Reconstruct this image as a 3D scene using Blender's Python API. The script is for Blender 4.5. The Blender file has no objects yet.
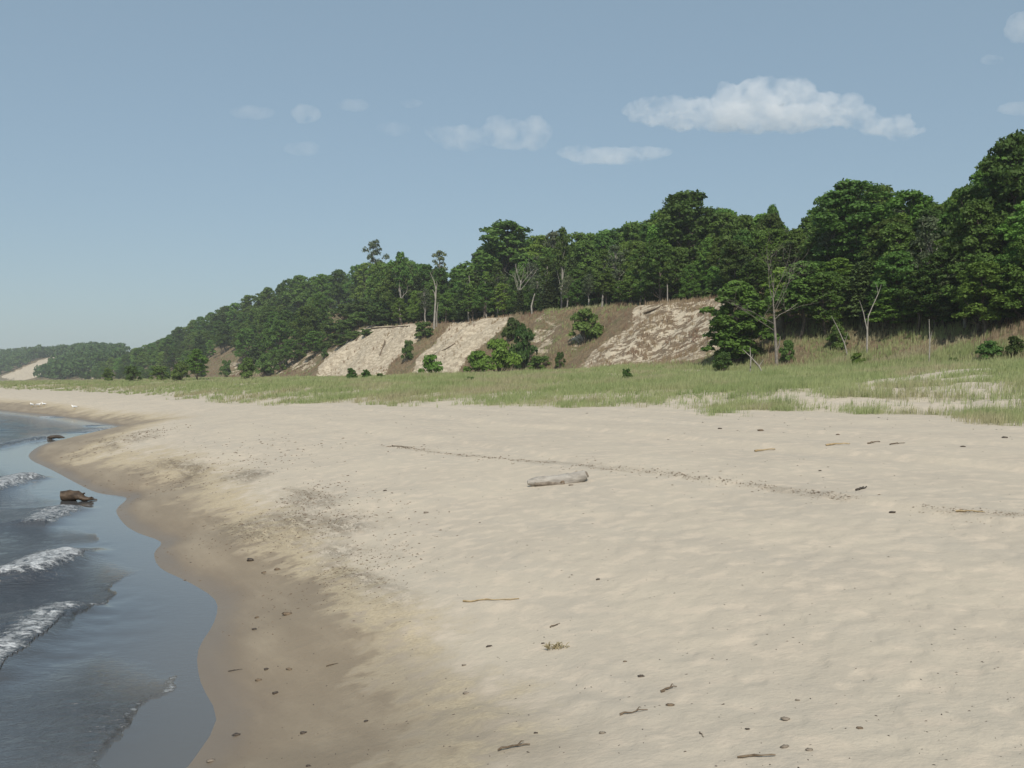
import bpy, math, random
import numpy as np
from math import radians as R

random.seed(7)
rng = np.random.default_rng(11)
sc = bpy.context.scene
COL = sc.collection
FOC, HZ, CAMZ = 1000.0, 380.0, 3.0

# ------------------------------------------------------------------ helpers
def lnk(name, data=None, parent=None):
    o = bpy.data.objects.new(name, data)
    COL.objects.link(o)
    if parent is not None:
        o.parent = parent
    return o

def tag(o, label=None, cat=None, group=None, kind=None):
    if label: o['label'] = label
    if cat: o['category'] = cat
    if group: o['group'] = group
    if kind: o['kind'] = kind
    return o

def make_mesh(name, verts, faces, mat=None, smooth=True, attrs=None):
    """verts (n,3); faces: list of (m,k) int arrays."""
    me = bpy.data.meshes.new(name)
    verts = np.asarray(verts, np.float32)
    me.vertices.add(len(verts))
    me.vertices.foreach_set('co', verts.ravel())
    if not isinstance(faces, (list, tuple)):
        faces = [faces]
    faces = [np.asarray(f, np.int32) for f in faces if len(f)]
    nl = sum(f.size for f in faces); npoly = sum(len(f) for f in faces)
    me.loops.add(nl); me.polygons.add(npoly)
    me.loops.foreach_set('vertex_index', np.concatenate([f.ravel() for f in faces]))
    tot = np.concatenate([np.full(len(f), f.shape[1], np.int32) for f in faces])
    st = np.concatenate([[0], np.cumsum(tot)[:-1]]).astype(np.int32)
    me.polygons.foreach_set('loop_start', st)
    try:
        me.polygons.foreach_set('loop_total', tot)
    except Exception:
        pass
    me.polygons.foreach_set('use_smooth', np.full(npoly, smooth, bool))
    if attrs:
        for k, v in attrs.items():
            a = me.attributes.new(k, 'FLOAT', 'POINT')
            a.data.foreach_set('value', np.asarray(v, np.float32))
    me.update(calc_edges=True)
    me.validate()
    if mat: me.materials.append(mat)
    return me

class MB:
    """collects verts and faces, one mesh"""
    def __init__(s): s.v = []; s.f = {}; s.n = 0
    def add(s, v, f):
        v = np.asarray(v, float); f = np.asarray(f, int)
        s.v.append(v); s.f.setdefault(f.shape[1], []).append(f + s.n); s.n += len(v)
    def mesh(s, name, mat, smooth=True):
        return make_mesh(name, np.concatenate(s.v), [np.concatenate(x) for x in s.f.values()], mat, smooth)
    def tube(s, pts, rad, n=7, cap=True, jit=0.0, flat=1.0):
        pts = np.asarray(pts, float); rad = np.asarray(rad, float); m = len(pts)
        t = np.gradient(pts, axis=0); t /= np.linalg.norm(t, axis=1)[:, None] + 1e-9
        ref = np.array([0.13, 0.21, 0.97]) if abs(t[:, 2]).mean() < 0.85 else np.array([0.97, 0.2, 0.1])
        a = np.cross(t, ref); a /= np.linalg.norm(a, axis=1)[:, None] + 1e-9
        b = np.cross(a, t)
        ang = np.linspace(0, 2*np.pi, n, endpoint=False)
        rr = rad[:, None] * (1 + jit*rng.uniform(-1, 1, (m, n)))
        v = pts[:, None, :] + rr[..., None]*(np.cos(ang)[None, :, None]*a[:, None, :] + flat*np.sin(ang)[None, :, None]*b[:, None, :])
        i = np.arange(m-1)[:, None]*n; j = np.arange(n)[None, :]; k = (j+1) % n
        f = np.stack([i+j, i+k, i+n+k, i+n+j], -1).reshape(-1, 4)
        s.add(v.reshape(-1, 3), f)
        if cap:
            for e, rev in ((0, True), (m-1, False)):
                ring = v[e]; c = pts[e]
                vv = np.vstack([ring, c]); ff = [[q, (q+1) % n, n] for q in range(n)]
                if rev: ff = [x[::-1] for x in ff]
                s.add(vv, ff)
    def blob(s, c, r, jit=0.15, nu=8, nv=6, seed=0):
        g = np.random.default_rng(seed)
        th = np.linspace(0, np.pi, nv+1)[1:-1]; ph = np.linspace(0, 2*np.pi, nu, endpoint=False)
        d = np.stack([np.sin(th)[:, None]*np.cos(ph), np.sin(th)[:, None]*np.sin(ph), np.cos(th)[:, None]+0*ph], -1)
        v = np.asarray(c) + d*(1+jit*g.uniform(-1, 1, d.shape[:2]))[..., None]*np.asarray(r)
        m = nv-1
        i = np.arange(m-1)[:, None]*nu; j = np.arange(nu)[None, :]; k = (j+1) % nu
        f = np.stack([i+j, i+nu+j, i+nu+k, i+k], -1).reshape(-1, 4)
        vv = np.vstack([v.reshape(-1, 3), np.asarray(c)+[0, 0, np.asarray(r)[2]], np.asarray(c)-[0, 0, np.asarray(r)[2]]])
        s.add(vv, f)
        off = s.n - len(vv)
        top = [[off*0+len(vv)-2, q, (q+1) % nu] for q in range(nu)]
        bot = [[len(vv)-1, (m-1)*nu+(q+1) % nu, (m-1)*nu+q] for q in range(nu)]
        s.f.setdefault(3, []).append(np.asarray(top+bot)+off)

def _hash(ix, iy, seed):
    h = (ix.astype(np.int64)*374761393 + iy.astype(np.int64)*668265263 + seed*1442695041) & 0xffffffff
    h = ((h ^ (h >> 13))*1274126177) & 0xffffffff
    h = ((h ^ (h >> 16))*2246822519) & 0xffffffff
    h = h ^ (h >> 15)
    return (h & 0xffffff).astype(np.float64)/0xffffff*2-1

def vnoise(x, y, seed=0):
    x0 = np.floor(x); y0 = np.floor(y); fx = x-x0; fy = y-y0
    fx = fx*fx*fx*(fx*(fx*6-15)+10); fy = fy*fy*fy*(fy*(fy*6-15)+10)
    ix = x0.astype(np.int64); iy = y0.astype(np.int64)
    a = _hash(ix, iy, seed); b = _hash(ix+1, iy, seed); c = _hash(ix, iy+1, seed); d = _hash(ix+1, iy+1, seed)
    return (a*(1-fx)+b*fx)*(1-fy)+(c*(1-fx)+d*fx)*fy

def fbm(x, y, o=3, seed=0):
    s = 0; a = 1; t = 0
    for i in range(o):
        s = s+a*vnoise(x*2**i+i*17.3, y*2**i-i*9.1, seed+i); t += a; a *= .5
    return s/t

def sstep(a, b, x):
    t = np.clip((x-a)/(b-a), 0, 1); return t*t*(3-2*t)

def pdist(x, y, P, vals=()):
    """distance to polyline and values interpolated along it"""
    P = np.asarray(P, float); best = np.full(x.shape, 1e18); out = [np.zeros(x.shape) for _ in vals]
    for i in range(len(P)-1):
        ax, ay = P[i]; bx, by = P[i+1]-P[i]; L = bx*bx+by*by
        t = np.clip(((x-ax)*bx+(y-ay)*by)/L, 0, 1)
        d = (x-ax-t*bx)**2+(y-ay-t*by)**2
        m = d < best
        best = np.where(m, d, best)
        for k, v in enumerate(vals):
            out[k] = np.where(m, v[i]+(v[i+1]-v[i])*t, out[k])
    return np.sqrt(best), out

def inpoly(x, y, P):
    P = np.asarray(P, float); r = np.zeros(x.shape, bool)
    for i in range(len(P)):
        x1, y1 = P[i]; x2, y2 = P[(i+1) % len(P)]
        if y1 == y2: continue
        c = ((y1 > y) != (y2 > y)) & (x < (x2-x1)*(y-y1)/(y2-y1)+x1)
        r ^= c
    return r

def px0(pts):          # pixels seen on the water level
    return [((a-512)/FOC*(CAMZ*FOC/(b-HZ)), CAMZ*FOC/(b-HZ)) for a, b in pts]

def densify(P, n=4):
    """Catmull-Rom smoothing of a polyline"""
    P = np.asarray(P, float); Q = [P[0]]
    for i in range(len(P)-1):
        p0 = P[max(i-1, 0)]; p1 = P[i]; p2 = P[i+1]; p3 = P[min(i+2, len(P)-1)]
        for k in range(1, n+1):
            t = k/n
            Q.append(0.5*(2*p1+(p2-p0)*t+(2*p0-5*p1+4*p2-p3)*t*t+(3*p1-p0-3*p2+p3)*t**3))
    return np.asarray(Q)

# ------------------------------------------------------------------ the land
SHORE = [(-25, -40), (-10, -10), (-6, 0), (-3.6, 5)] + px0([(187, 768), (216, 720), (200, 682), (198, 650), (214, 622), (215, 600), (188, 582), (160, 568),
         (154, 553), (161, 542), (138, 533), (124, 524), (116, 510), (126, 500), (122, 496), (98, 493), (78, 484), (52, 470), (30, 459), (32, 451), (48, 443), (76, 437), (104, 433), (122, 430), (124, 427.5),
         (100, 423.5), (60, 417), (25, 413.5), (0, 411)]) + [(-75, 130), (-118, 190), (-195, 300), (-340, 480), (-640, 800), (-1150, 1250), (-1800, 1800)]
SHORE = np.vstack([SHORE[:4], densify(SHORE[4:-7], 3), SHORE[-7:]])
GRASS = densify([(55, -50), (32, 0), (23, 18), (14.8, 30), (9, 36.5), (3.9, 42), (-5.6, 50), (-17.6, 67), (-50, 122), (-87, 170), (-175, 300), (-310, 470), (-580, 780), (-1050, 1200), (-1700, 1780)], 3)
FT = np.array([  # x, y, foot height, crest height, face width
 (110, -110, 4, 9, 25), (75, -40, 4, 9, 25), (50, 15, 4, 9, 25), (39, 40, 4, 10, 22), (30, 62, 3.9, 9.5, 20), (25.6, 72, 3.8, 9.5, 20),
 (21.7, 84, 3.7, 10, 18), (18, 94, 4.0, 11.8, 14), (14.5, 105, 4.3, 12.6, 14), (8, 122, 4, 12.8, 15), (-1.7, 145, 3.7, 14, 16),
 (-9, 160, 3.6, 14, 16), (-21, 180, 3.5, 14.3, 17), (-31.6, 195, 3.4, 14.5, 18), (-48, 225, 3.4, 15.5, 19), (-71, 270, 3.4, 21, 31),
 (-105, 335, 3.2, 27, 44), (-152, 420, 2.8, 23, 44), (-259, 600, 2.4, 11, 40), (-350, 740, 2.2, 16, 50), (-461, 900, 2, 25, 60), (-900, 1400, 2, 27, 90), (-1500, 1950, 2, 10, 80)])
FOOT = FT[:, :2]
def landpoly(P, s): return np.vstack([P, [(P[-1][0]+3000, P[-1][1]+500), (4000, 3000), (4000, -400), (P[0][0]+500, -400)]])
SP, GP, FP = landpoly(SHORE, 1), landpoly(GRASS, 1), landpoly(FOOT, 1)
CD = np.array([-0.454, 0.891]); CN = np.array([0.891, 0.454])   # along the coast, inland

RIDGES = None
def land(x, y, full=False):
    x = np.asarray(x, float); y = np.asarray(y, float)
    u = x*CN[0]+y*CN[1]; v = x*CD[0]+y*CD[1]
    ds, _ = pdist(x, y, SHORE); ds = np.where(inpoly(x, y, SP), ds, -ds)
    dg, _ = pdist(x, y, GRASS); dg = np.where(inpoly(x, y, GP), dg, -dg)
    df, (hf, hc, w) = pdist(x, y, FOOT, (FT[:, 2], FT[:, 3], FT[:, 4])); df = np.where(inpoly(x, y, FP), df, -df)
    r = np.hypot(x, y)
    # beach
    dd = np.maximum(ds, 0)
    hb = 1.5*(1-np.exp(-(dd/4.6)**1.15)) + 0.002*np.minimum(dd, 60)
    hb = np.where(ds < 0, np.maximum(0.13*ds, -2.5), hb)
    hb = hb+sstep(.9, 1.8, ds)*sstep(5.2, 3.0, ds)*sstep(60, 25, r)*.022*np.maximum(fbm(u/.34, v/.6, 3, 11)-.05, 0)*2
    dry = sstep(2.0, 5.0, ds)
    hb = hb + dry*(0.03*fbm(x/2.6, y/2.6, 2, 3)+0.011*fbm(x/.45, y/.45, 3, 5)*sstep(40, 15, r)) + 0.012*fbm(u/1.2, v/5, 2, 8)*sstep(.3, 2, ds)
    # soft trampled dimples near the camera
    near = sstep(26, 9, r)*dry
    hb = hb - near*0.014*sstep(0.0, 0.6, vnoise(x/.17, y/.2, 21))
    # low scarps of old waterlines running along the coast
    for off, am in ((0.0, .07), (4.2, .10), (7.5, .07), (11.5, .06)):
        q = u-(10.4+off)-0.02*(v-8)+0.35*vnoise(v/6, 0*v, 31)
        hb = hb+am*sstep(-.14, .14, q)*dry
    # grassy foredune
    t = np.clip(dg/(dg+np.maximum(-df, 0)+1e-6), 0, 1)
    inside = sstep(-1.0, 6, dg)
    hd = 1.68+(hf-1.68)*(t**0.8)
    hum = 0.5*fbm(x/9+3, y/9, 3, 41)+0.22*np.abs(fbm(x/3, y/3, 2, 44))
    hum = hum*sstep(0, 8, dg)*np.clip(1-0.4*t, 0, 1)
    h = np.where(dg > 0, hb*(1-inside)+(hd+hum)*inside, hb+0*hd)
    h = np.where((dg <= 0) & (dg > -1.0), hb*(1-inside)+(hd)*inside, h)
    # dune face and plateau
    spur = 3.0*fbm(x/16, y/16, 2, 51)+1.0*fbm(x/5, y/5, 2, 54)
    w2 = w
    q = df+spur*sstep(0, 5, df)*sstep(0, 40, y)
    f = np.clip(q/w2, 0, 1); prof = f*f*(3-2*f)*.45+np.clip((f-.05)/.9, 0, 1)*.55
    hface = hf+hum*.6+(hc-hf)*prof + np.clip(df-w2, 0, 90)*0.055 + sstep(w2, w2+20, df)*1.2*fbm(x/25, y/25, 2, 61)
    h = np.where(df > 0, hface, h)
    if full:
        return h, dict(ds=ds, dg=dg, df=df, w=w, t=t, u=u, v=v, r=r)
    return h

_T = np.exp(np.linspace(math.log(2.5), math.log(1600), 5000))
def at(px, py, extra=0.0):
    """the point of the land seen at a pixel of the survey photo"""
    dx = (px-512)/FOC; dz = -(py-HZ)/FOC
    x = dx*_T; y = _T; z = CAMZ+dz*_T
    hit = np.nonzero(z < land(x, y))[0]
    i = hit[0] if len(hit) else len(_T)-1
    lo, hi = _T[max(i-1, 0)], _T[i]
    tt = np.linspace(lo, hi, 40); h = land(dx*tt, tt); k = np.nonzero(CAMZ+dz*tt < h)[0]
    t = tt[k[0]] if len(k) else hi
    t += extra
    return np.array([dx*t, t, float(land(np.array([dx*t]), np.array([t]))[0])])
def gz(x, y): return float(land(np.array([x]), np.array([y]))[0])
def wpoly(pts): return [tuple(at(a, b)[:2]) for a, b in pts]

# ------------------------------------------------------------------ materials
def newmat(name):
    m = bpy.data.materials.new(name); m.use_nodes = True
    nt = m.node_tree; nt.nodes.clear()
    return m, nt
class NT:
    def __init__(s, nt): s.nt = nt
    def n(s, t, **kw):
        nd = s.nt.nodes.new(t)
        for k, v in kw.items():
            if k.startswith('i_'):
                nd.inputs[k[2:].replace('_', ' ')].default_value = v
            else: setattr(nd, k, v)
        return nd
    def l(s, a, b): s.nt.links.new(a, b)
    def attr(s, name): return s.n('ShaderNodeAttribute', attribute_name=name).outputs['Fac']
    def noise(s, scale, detail=4, rough=.55, vec=None, dist=0):
        nd = s.n('ShaderNodeTexNoise'); nd.inputs['Scale'].default_value = scale; nd.inputs['Detail'].default_value = detail
        nd.inputs['Roughness'].default_value = rough; nd.inputs['Distortion'].default_value = dist
        if vec is not None: s.l(vec, nd.inputs['Vector'])
        return nd.outputs['Fac']
    def math(s, op, a, b=None, c=None, clamp=False):
        nd = s.n('ShaderNodeMath', operation=op); nd.use_clamp = clamp
        for i, q in enumerate((a, b, c)):
            if q is None: continue
            if isinstance(q, (int, float)): nd.inputs[i].default_value = q
            else: s.l(q, nd.inputs[i])
        return nd.outputs[0]
    def ramp(s, fac, a, b, smooth=True):
        nd = s.n('ShaderNodeMapRange'); nd.interpolation_type = 'SMOOTHSTEP' if smooth else 'LINEAR'
        s.l(fac, nd.inputs['Value']); nd.inputs['From Min'].default_value = a; nd.inputs['From Max'].default_value = b
        return nd.outputs['Result']
    def mix(s, fac, a, b):
        nd = s.n('ShaderNodeMix', data_type='RGBA')
        if isinstance(fac, (int, float)): nd.inputs['Factor'].default_value = fac
        else: s.l(fac, nd.inputs['Factor'])
        for q, k in ((a, 6), (b, 7)):
            if isinstance(q, tuple): nd.inputs[k].default_value = (*q, 1)
            else: s.l(q, nd.inputs[k])
        return nd.outputs[2]
    def coastal(s, vec, sx, sy, sz):
        return s.scaled(s.scaled(vec, 1, 1, 1, R(-27)), sx, sy, sz)
    def pos(s): return s.n('ShaderNodeNewGeometry').outputs['Position']
    def scaled(s, vec, sx, sy, sz, rot=0):
        nd = s.n('ShaderNodeMapping'); nd.inputs['Scale'].default_value = (sx, sy, sz); nd.inputs['Rotation'].default_value = (0, 0, rot)
        s.l(vec, nd.inputs['Vector']); return nd.outputs[0]

SAND = (0.455, 0.392, 0.298)
def ground_material():
    m, nt = newmat('sand_and_dune'); T = NT(nt)
    out = T.n('ShaderNodeOutputMaterial'); bs = T.n('ShaderNodeBsdfPrincipled'); T.l(bs.outputs[0], out.inputs[0])
    P = T.pos()
    n1 = T.noise(0.55, 4, .6, P); n2 = T.noise(3.6, 4, .55, P); n3 = T.noise(26, 4, .65, P)
    pc = T.coastal(P, 1.0, .22, 1)     # stretched along the coast
    n4 = T.noise(1.4, 5, .62, pc)
    # dry sand: slow tint change and fine grain
    dry = T.mix(T.ramp(n1, .3, .7), (0.41, 0.36, 0.288), (0.455, 0.40, 0.315))
    dry = T.mix(T.math('MULTIPLY', T.ramp(n4, .42, .72), .35), dry, (0.355, 0.325, 0.275))
    dry = T.mix(T.math('MULTIPLY', T.ramp(n2, .47, .66), .65), dry, (0.515, 0.44, 0.345))
    dry = T.mix(T.math('MULTIPLY', T.ramp(n3, .52, .72), .16), dry, (0.25, 0.21, 0.165))
    # ochre swash band with gravel
    dw = T.attr('dw'); ds = T.attr('ds')
    wv = T.math('ADD', dw, T.math('MULTIPLY', T.math('SUBTRACT', n2, .5), 1.5))
    wv = T.math('ADD', wv, T.math('MULTIPLY', T.math('SUBTRACT', n1, .5), 1.7))
    wv2 = T.math('ADD', wv, T.math('MULTIPLY', T.math('SUBTRACT', n3, .5), .5))
    och = T.mix(T.ramp(n3, .35, .7), (0.445, 0.375, 0.258), (0.325, 0.268, 0.185))
    och = T.mix(T.ramp(n2, .5, .68), och, (0.30, 0.25, 0.185))
    c = T.mix(T.ramp(wv2, 1.15, .35), dry, och)
    damp = T.math('MULTIPLY', T.attr('damp'), T.ramp(T.math('ADD', n1, T.math('MULTIPLY', n2, .6)), .62, .82))
    c = T.mix(T.math('MULTIPLY', damp, .75), c, (0.265, 0.225, 0.17))
    wet = T.mix(T.ramp(n4, .35, .7), (0.222, 0.178, 0.124), (0.285, 0.233, 0.165))
    wet = T.mix(T.math('MULTIPLY', T.ramp(n3, .55, .8), .45), wet, (0.13, 0.10, 0.075))
    wf = T.ramp(wv2, .38, -.08)
    c = T.mix(wf, c, wet)
    sat = T.ramp(T.math('ADD', ds, T.math('MULTIPLY', T.math('SUBTRACT', n4, .5), .5)), .75, .1)
    c = T.mix(T.math('MULTIPLY', sat, .75), c, (0.155, 0.122, 0.09))
    # dark drifts of bark and gravel
    lit = T.attr('litter')
    ng = T.noise(9, 5, .7, pc); ng2 = T.noise(34, 3, .7, P)
    lf = T.math('MULTIPLY', lit, T.ramp(T.math('ADD', T.math('MULTIPLY', ng, .55), T.math('MULTIPLY', ng2, .55)), .50, .62))
    c = T.mix(T.math('MULTIPLY', lf, .72), c, (0.16, 0.122, 0.08))
    # vegetation litter on the foredune, dry thatch on the dune face
    veg = T.attr('veg')
    vf = T.math('MULTIPLY', veg, T.ramp(T.noise(.9, 5, .65, P), .3, .6))
    c = T.mix(vf, c, T.mix(T.ramp(n2, .35, .65), (0.215, 0.205, 0.112), (0.30, 0.265, 0.165)))
    slope = T.attr('slope'); bare = T.attr('bare')
    br = T.math('ADD', bare, T.math('MULTIPLY', T.math('SUBTRACT', T.noise(.62, 6, .68, T.coastal(P, 1, .45, 1)), .5), 2.1))
    brn = T.mix(T.ramp(T.noise(.8, 4, .6, P), .35, .65), (0.135, 0.098, 0.060), (0.205, 0.158, 0.092))
    brn = T.mix(T.ramp(T.noise(.22, 3, .5, P), .45, .65), brn, (0.115, 0.115, 0.052))
    sandface = T.mix(T.ramp(T.noise(1.1, 5, .65, P), .35, .7), (0.545, 0.47, 0.35), (0.46, 0.39, 0.29))
    face = T.mix(T.ramp(br, .38, .56), brn, sandface)
    # tussocks of dead grass and roots left standing on the bare sand
    tus = T.math('MULTIPLY', T.attr('tuss'), T.ramp(T.noise(1.35, 6, .68, T.coastal(P, 1, .42, 1), .3), .465, .52))
    face = T.mix(tus, face, T.mix(T.ramp(n2, .4, .6), (0.145, 0.102, 0.066), (0.215, 0.16, 0.10)))
    c = T.mix(slope, c, face)
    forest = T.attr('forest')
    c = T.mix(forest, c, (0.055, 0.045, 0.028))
    T.l(c, bs.inputs['Base Color'])
    ro = T.n('ShaderNodeMapRange'); T.l(T.math('MAXIMUM', T.math('MULTIPLY', wf, .55), sat), ro.inputs['Value'])
    ro.inputs['To Min'].default_value = .95; ro.inputs['To Max'].default_value = .42
    T.l(ro.outputs[0], bs.inputs['Roughness'])
    bs.inputs['Specular IOR Level'].default_value = .25
    # relief
    hgt = T.math('ADD', T.math('MULTIPLY', n3, .007), T.math('MULTIPLY', T.noise(7, 4, .6, P), .017))
    hgt = T.math('MULTIPLY', hgt, T.math('SUBTRACT', 1.0, T.math('MULTIPLY', T.ramp(wv2, .6, -1.2), .85)))
    hgt = T.math('ADD', hgt, T.math('MULTIPLY', slope, T.math('MULTIPLY', T.noise(1.3, 5, .65, P), .6)))
    hgt = T.math('ADD', hgt, T.math('MULTIPLY', lf, .02))
    bp = T.n('ShaderNodeBump'); bp.inputs['Strength'].default_value = .8; bp.inputs['Distance'].default_value = 1.0
    T.l(hgt, bp.inputs['Height']); T.l(bp.outputs[0], bs.inputs['Normal'])
    return m

def water_material():
    m, nt = newmat('lake_water'); T = NT(nt)
    out = T.n('ShaderNodeOutputMaterial'); bs = T.n('ShaderNodeBsdfPrincipled')
    P = T.pos(); pc = T.scaled(P, .7, 1, 1)
    dep = T.attr('depth'); turb = T.attr('turb'); foam = T.attr('foam')
    base = T.mix(T.ramp(dep, 0.0, .22), (0.102, 0.098, 0.090), (0.060, 0.064, 0.068))
    base = T.mix(T.ramp(dep, .15, 1.0), base, (0.010, 0.040, 0.072))
    base = T.mix(T.math('MULTIPLY', turb, .7), base, (0.044, 0.050, 0.062))
    fn = T.noise(7, 7, .74, P, .6); fn2 = T.noise(22, 4, .7, P)
    ff = T.math('ADD', T.math('MULTIPLY', fn, .75), T.math('MULTIPLY', fn2, .25))
    fm = T.ramp(T.math('ADD', foam, T.math('MULTIPLY', T.math('SUBTRACT', ff, .5), 2.6)), .55, .95)
    fm = T.math('MULTIPLY', fm, T.ramp(foam, .02, .2))
    T.l(T.mix(fm, base, (0.62, 0.64, 0.65)), bs.inputs['Base Color'])
    bs.inputs['IOR'].default_value = 1.43
    ro = T.math('ADD', T.math('MULTIPLY', fm, .6), T.math('ADD', .07, T.math('MULTIPLY', turb, .10)))
    T.l(ro, bs.inputs['Roughness'])
    rip = T.math('MULTIPLY', T.noise(10, 4, .62, pc), T.math('ADD', T.math('MULTIPLY', turb, .13), T.math('ADD', .002, T.math('MULTIPLY', T.ramp(dep, .15, .6), .13))))
    rip = T.math('ADD', rip, T.math('MULTIPLY', fm, T.math('MULTIPLY', fn2, .06)))
    bp = T.n('ShaderNodeBump'); bp.inputs['Strength'].default_value = 1; bp.inputs['Distance'].default_value = 1
    T.l(rip, bp.inputs['Height']); T.l(bp.outputs[0], bs.inputs['Normal'])
    T.l(bs.outputs[0], out.inputs[0])
    return m

def leaf_material(name, ca, cb, trans=.3, rnd=.7, nsc=.8, cc=None):
    m, nt = newmat(name); T = NT(nt)
    out = T.n('ShaderNodeOutputMaterial')
    oi = T.n('ShaderNodeObjectInfo').outputs['Random']
    P = T.n('ShaderNodeTexCoord').outputs['Object']
    c = T.mix(T.ramp(T.noise(nsc, 3, .6, P), .35, .65), ca, cb)
    if cc: c = T.mix(T.ramp(T.noise(nsc*.35, 4, .6, P), .48, .66), c, cc)
    hv = T.n('ShaderNodeHueSaturation'); T.l(c, hv.inputs['Color'])
    mr = T.n('ShaderNodeMapRange'); T.l(oi, mr.inputs[0]); mr.inputs['To Min'].default_value = 1-rnd*.5; mr.inputs['To Max'].default_value = 1+rnd*.55
    T.l(mr.outputs[0], hv.inputs['Value'])
    mh = T.n('ShaderNodeMapRange'); T.l(T.math('FRACT', T.math('MULTIPLY', oi, 7.3)), mh.inputs[0]); mh.inputs['To Min'].default_value = .475; mh.inputs['To Max'].default_value = .512
    T.l(mh.outputs[0], hv.inputs['Hue'])
    bs = T.n('ShaderNodeBsdfPrincipled'); T.l(hv.outputs[0], bs.inputs['Base Color'])
    bs.inputs['Roughness'].default_value = .6; bs.inputs['Specular IOR Level'].default_value = .2
    tr = T.n('ShaderNodeBsdfTranslucent'); T.l(hv.outputs[0], tr.inputs['Color'])
    mx = T.n('ShaderNodeMixShader'); mx.inputs[0].default_value = trans
    T.l(bs.outputs[0], mx.inputs[1]); T.l(tr.outputs[0], mx.inputs[2]); T.l(mx.outputs[0], out.inputs[0])
    return m

def simple(name, ca, cb, scale=8, rough=.85, bump=.0, stretch=(1, 1, 1)):
    m, nt = newmat(name); T = NT(nt)
    out = T.n('ShaderNodeOutputMaterial'); bs = T.n('ShaderNodeBsdfPrincipled'); T.l(bs.outputs[0], out.inputs[0])
    P = T.scaled(T.n('ShaderNodeTexCoord').outputs['Object'], *stretch)
    n = T.noise(scale, 5, .65, P)
    T.l(T.mix(T.ramp(n, .32, .68), ca, cb), bs.inputs['Base Color'])
    bs.inputs['Roughness'].default_value = rough; bs.inputs['Specular IOR Level'].default_value = .25
    if bump:
        bp = T.n('ShaderNodeBump'); bp.inputs['Strength'].default_value = .8; bp.inputs['Distance'].default_value = bump
        T.l(n, bp.inputs['Height']); T.l(bp.outputs[0], bs.inputs['Normal'])
    return m

M_GROUND = ground_material(); M_WATER = water_material()
M_OAK = leaf_material('oak_leaves', (0.063, 0.122, 0.023), (0.096, 0.170, 0.036))
M_MAPLE = leaf_material('maple_leaves', (0.084, 0.162, 0.025), (0.118, 0.210, 0.040))
M_PINE = leaf_material('pine_needles', (0.044, 0.074, 0.022), (0.066, 0.104, 0.030), .12)
M_GREY = leaf_material('grey_leaves', (0.085, 0.115, 0.055), (0.115, 0.145, 0.075))
M_SHRUB = leaf_material('shrub_leaves', (0.058, 0.108, 0.024), (0.088, 0.152, 0.036))
M_FAR = leaf_material('far_leaves', (0.048, 0.092, 0.024), (0.072, 0.128, 0.032))
M_BARK = simple('brown_bark', (0.075, 0.062, 0.048), (0.15, 0.125, 0.10), 3, .9)
M_GREYBARK = simple('grey_brown_bark', (0.12, 0.105, 0.09), (0.23, 0.205, 0.175), 2.5, .9)
M_PALE = simple('pale_bark', (0.20, 0.185, 0.16), (0.34, 0.315, 0.275), 2.5, .85)
M_GRASS = leaf_material('dune_grass', (0.21, 0.272, 0.108), (0.30, 0.345, 0.162), .3, 0, .5, (0.345, 0.325, 0.19))
M_DRYG = leaf_material('dry_grass', (0.23, 0.18, 0.105), (0.31, 0.265, 0.155), .2, 0, .5, (0.20, 0.135, 0.085))
M_DRIFT = simple('bleached_wood', (0.22, 0.20, 0.175), (0.36, 0.335, 0.295), 5, .85, .01, (1, 1, 3))
M_WETWOOD = simple('wet_brown_wood', (0.034, 0.024, 0.017), (0.10, 0.07, 0.046), 6, .55, .02)
M_DARKWOOD = simple('dark_wet_wood', (0.04, 0.033, 0.027), (0.085, 0.066, 0.05), 9, .5, .01)
M_STICK = simple('tan_stick', (0.26, 0.19, 0.10), (0.42, 0.33, 0.20), 14, .8, .004)
M_TWIG = simple('brown_twigs', (0.085, 0.062, 0.042), (0.19, 0.145, 0.10), 16, .9)
M_WEED = simple('dry_weed', (0.19, 0.155, 0.085), (0.33, 0.28, 0.17), 20, .9)
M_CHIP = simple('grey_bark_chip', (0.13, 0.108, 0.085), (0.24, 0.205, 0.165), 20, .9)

# ------------------------------------------------------------------ ground sheet
WETL = wpoly([(60, 462), (100, 466), (150, 480), (185, 500), (205, 520), (235, 545), (280, 575), (320, 600), (345, 625), (352, 655), (362, 690), (375, 725), (385, 767)])
WETL = densify([(-7, -25), (-3.5, -4), (-1.6, 1.5)] + WETL[::-1] + [(-17.6, 45.0), (-17.8, 49), (-20.2, 55), (-23.2, 63.5), (-28.6, 71), (-48.3, 99), (-74, 132), (-117, 192), (-194, 302), (-639, 802)], 2)
WETP = landpoly(WETL, 1)
BARE = [[(316, 374), (330, 352), (352, 335), (372, 325), (422, 324), (420, 338), (407, 350), (387, 366), (365, 378), (340, 379)],
        [(398, 380), (415, 362), (437, 340), (455, 322), (480, 317), (507, 319), (502, 331), (482, 346), (464, 360), (440, 379)],
        [(576, 367), (598, 346), (633, 326), (664, 303), (700, 297), (725, 308), (728, 340), (716, 356), (690, 361), (640, 366), (600, 369)],
        [(0, 376), (20, 370), (45, 358), (65, 357), (60, 365), (40, 376), (20, 380)]]
HALF = [[(524, 345), (532, 322), (545, 314), (562, 318), (560, 335), (548, 355), (530, 364)], [(222, 376), (232, 362), (242, 364), (240, 375)],
        [(255, 376), (290, 350), (320, 335), (330, 345), (310, 370)], [(80, 379), (95, 372), (100, 379)], [(560, 345), (590, 325), (600, 332), (575, 355)]]
BAREW = [wpoly(p) for p in BARE]; HALFW = [wpoly(p) for p in HALF]
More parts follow.
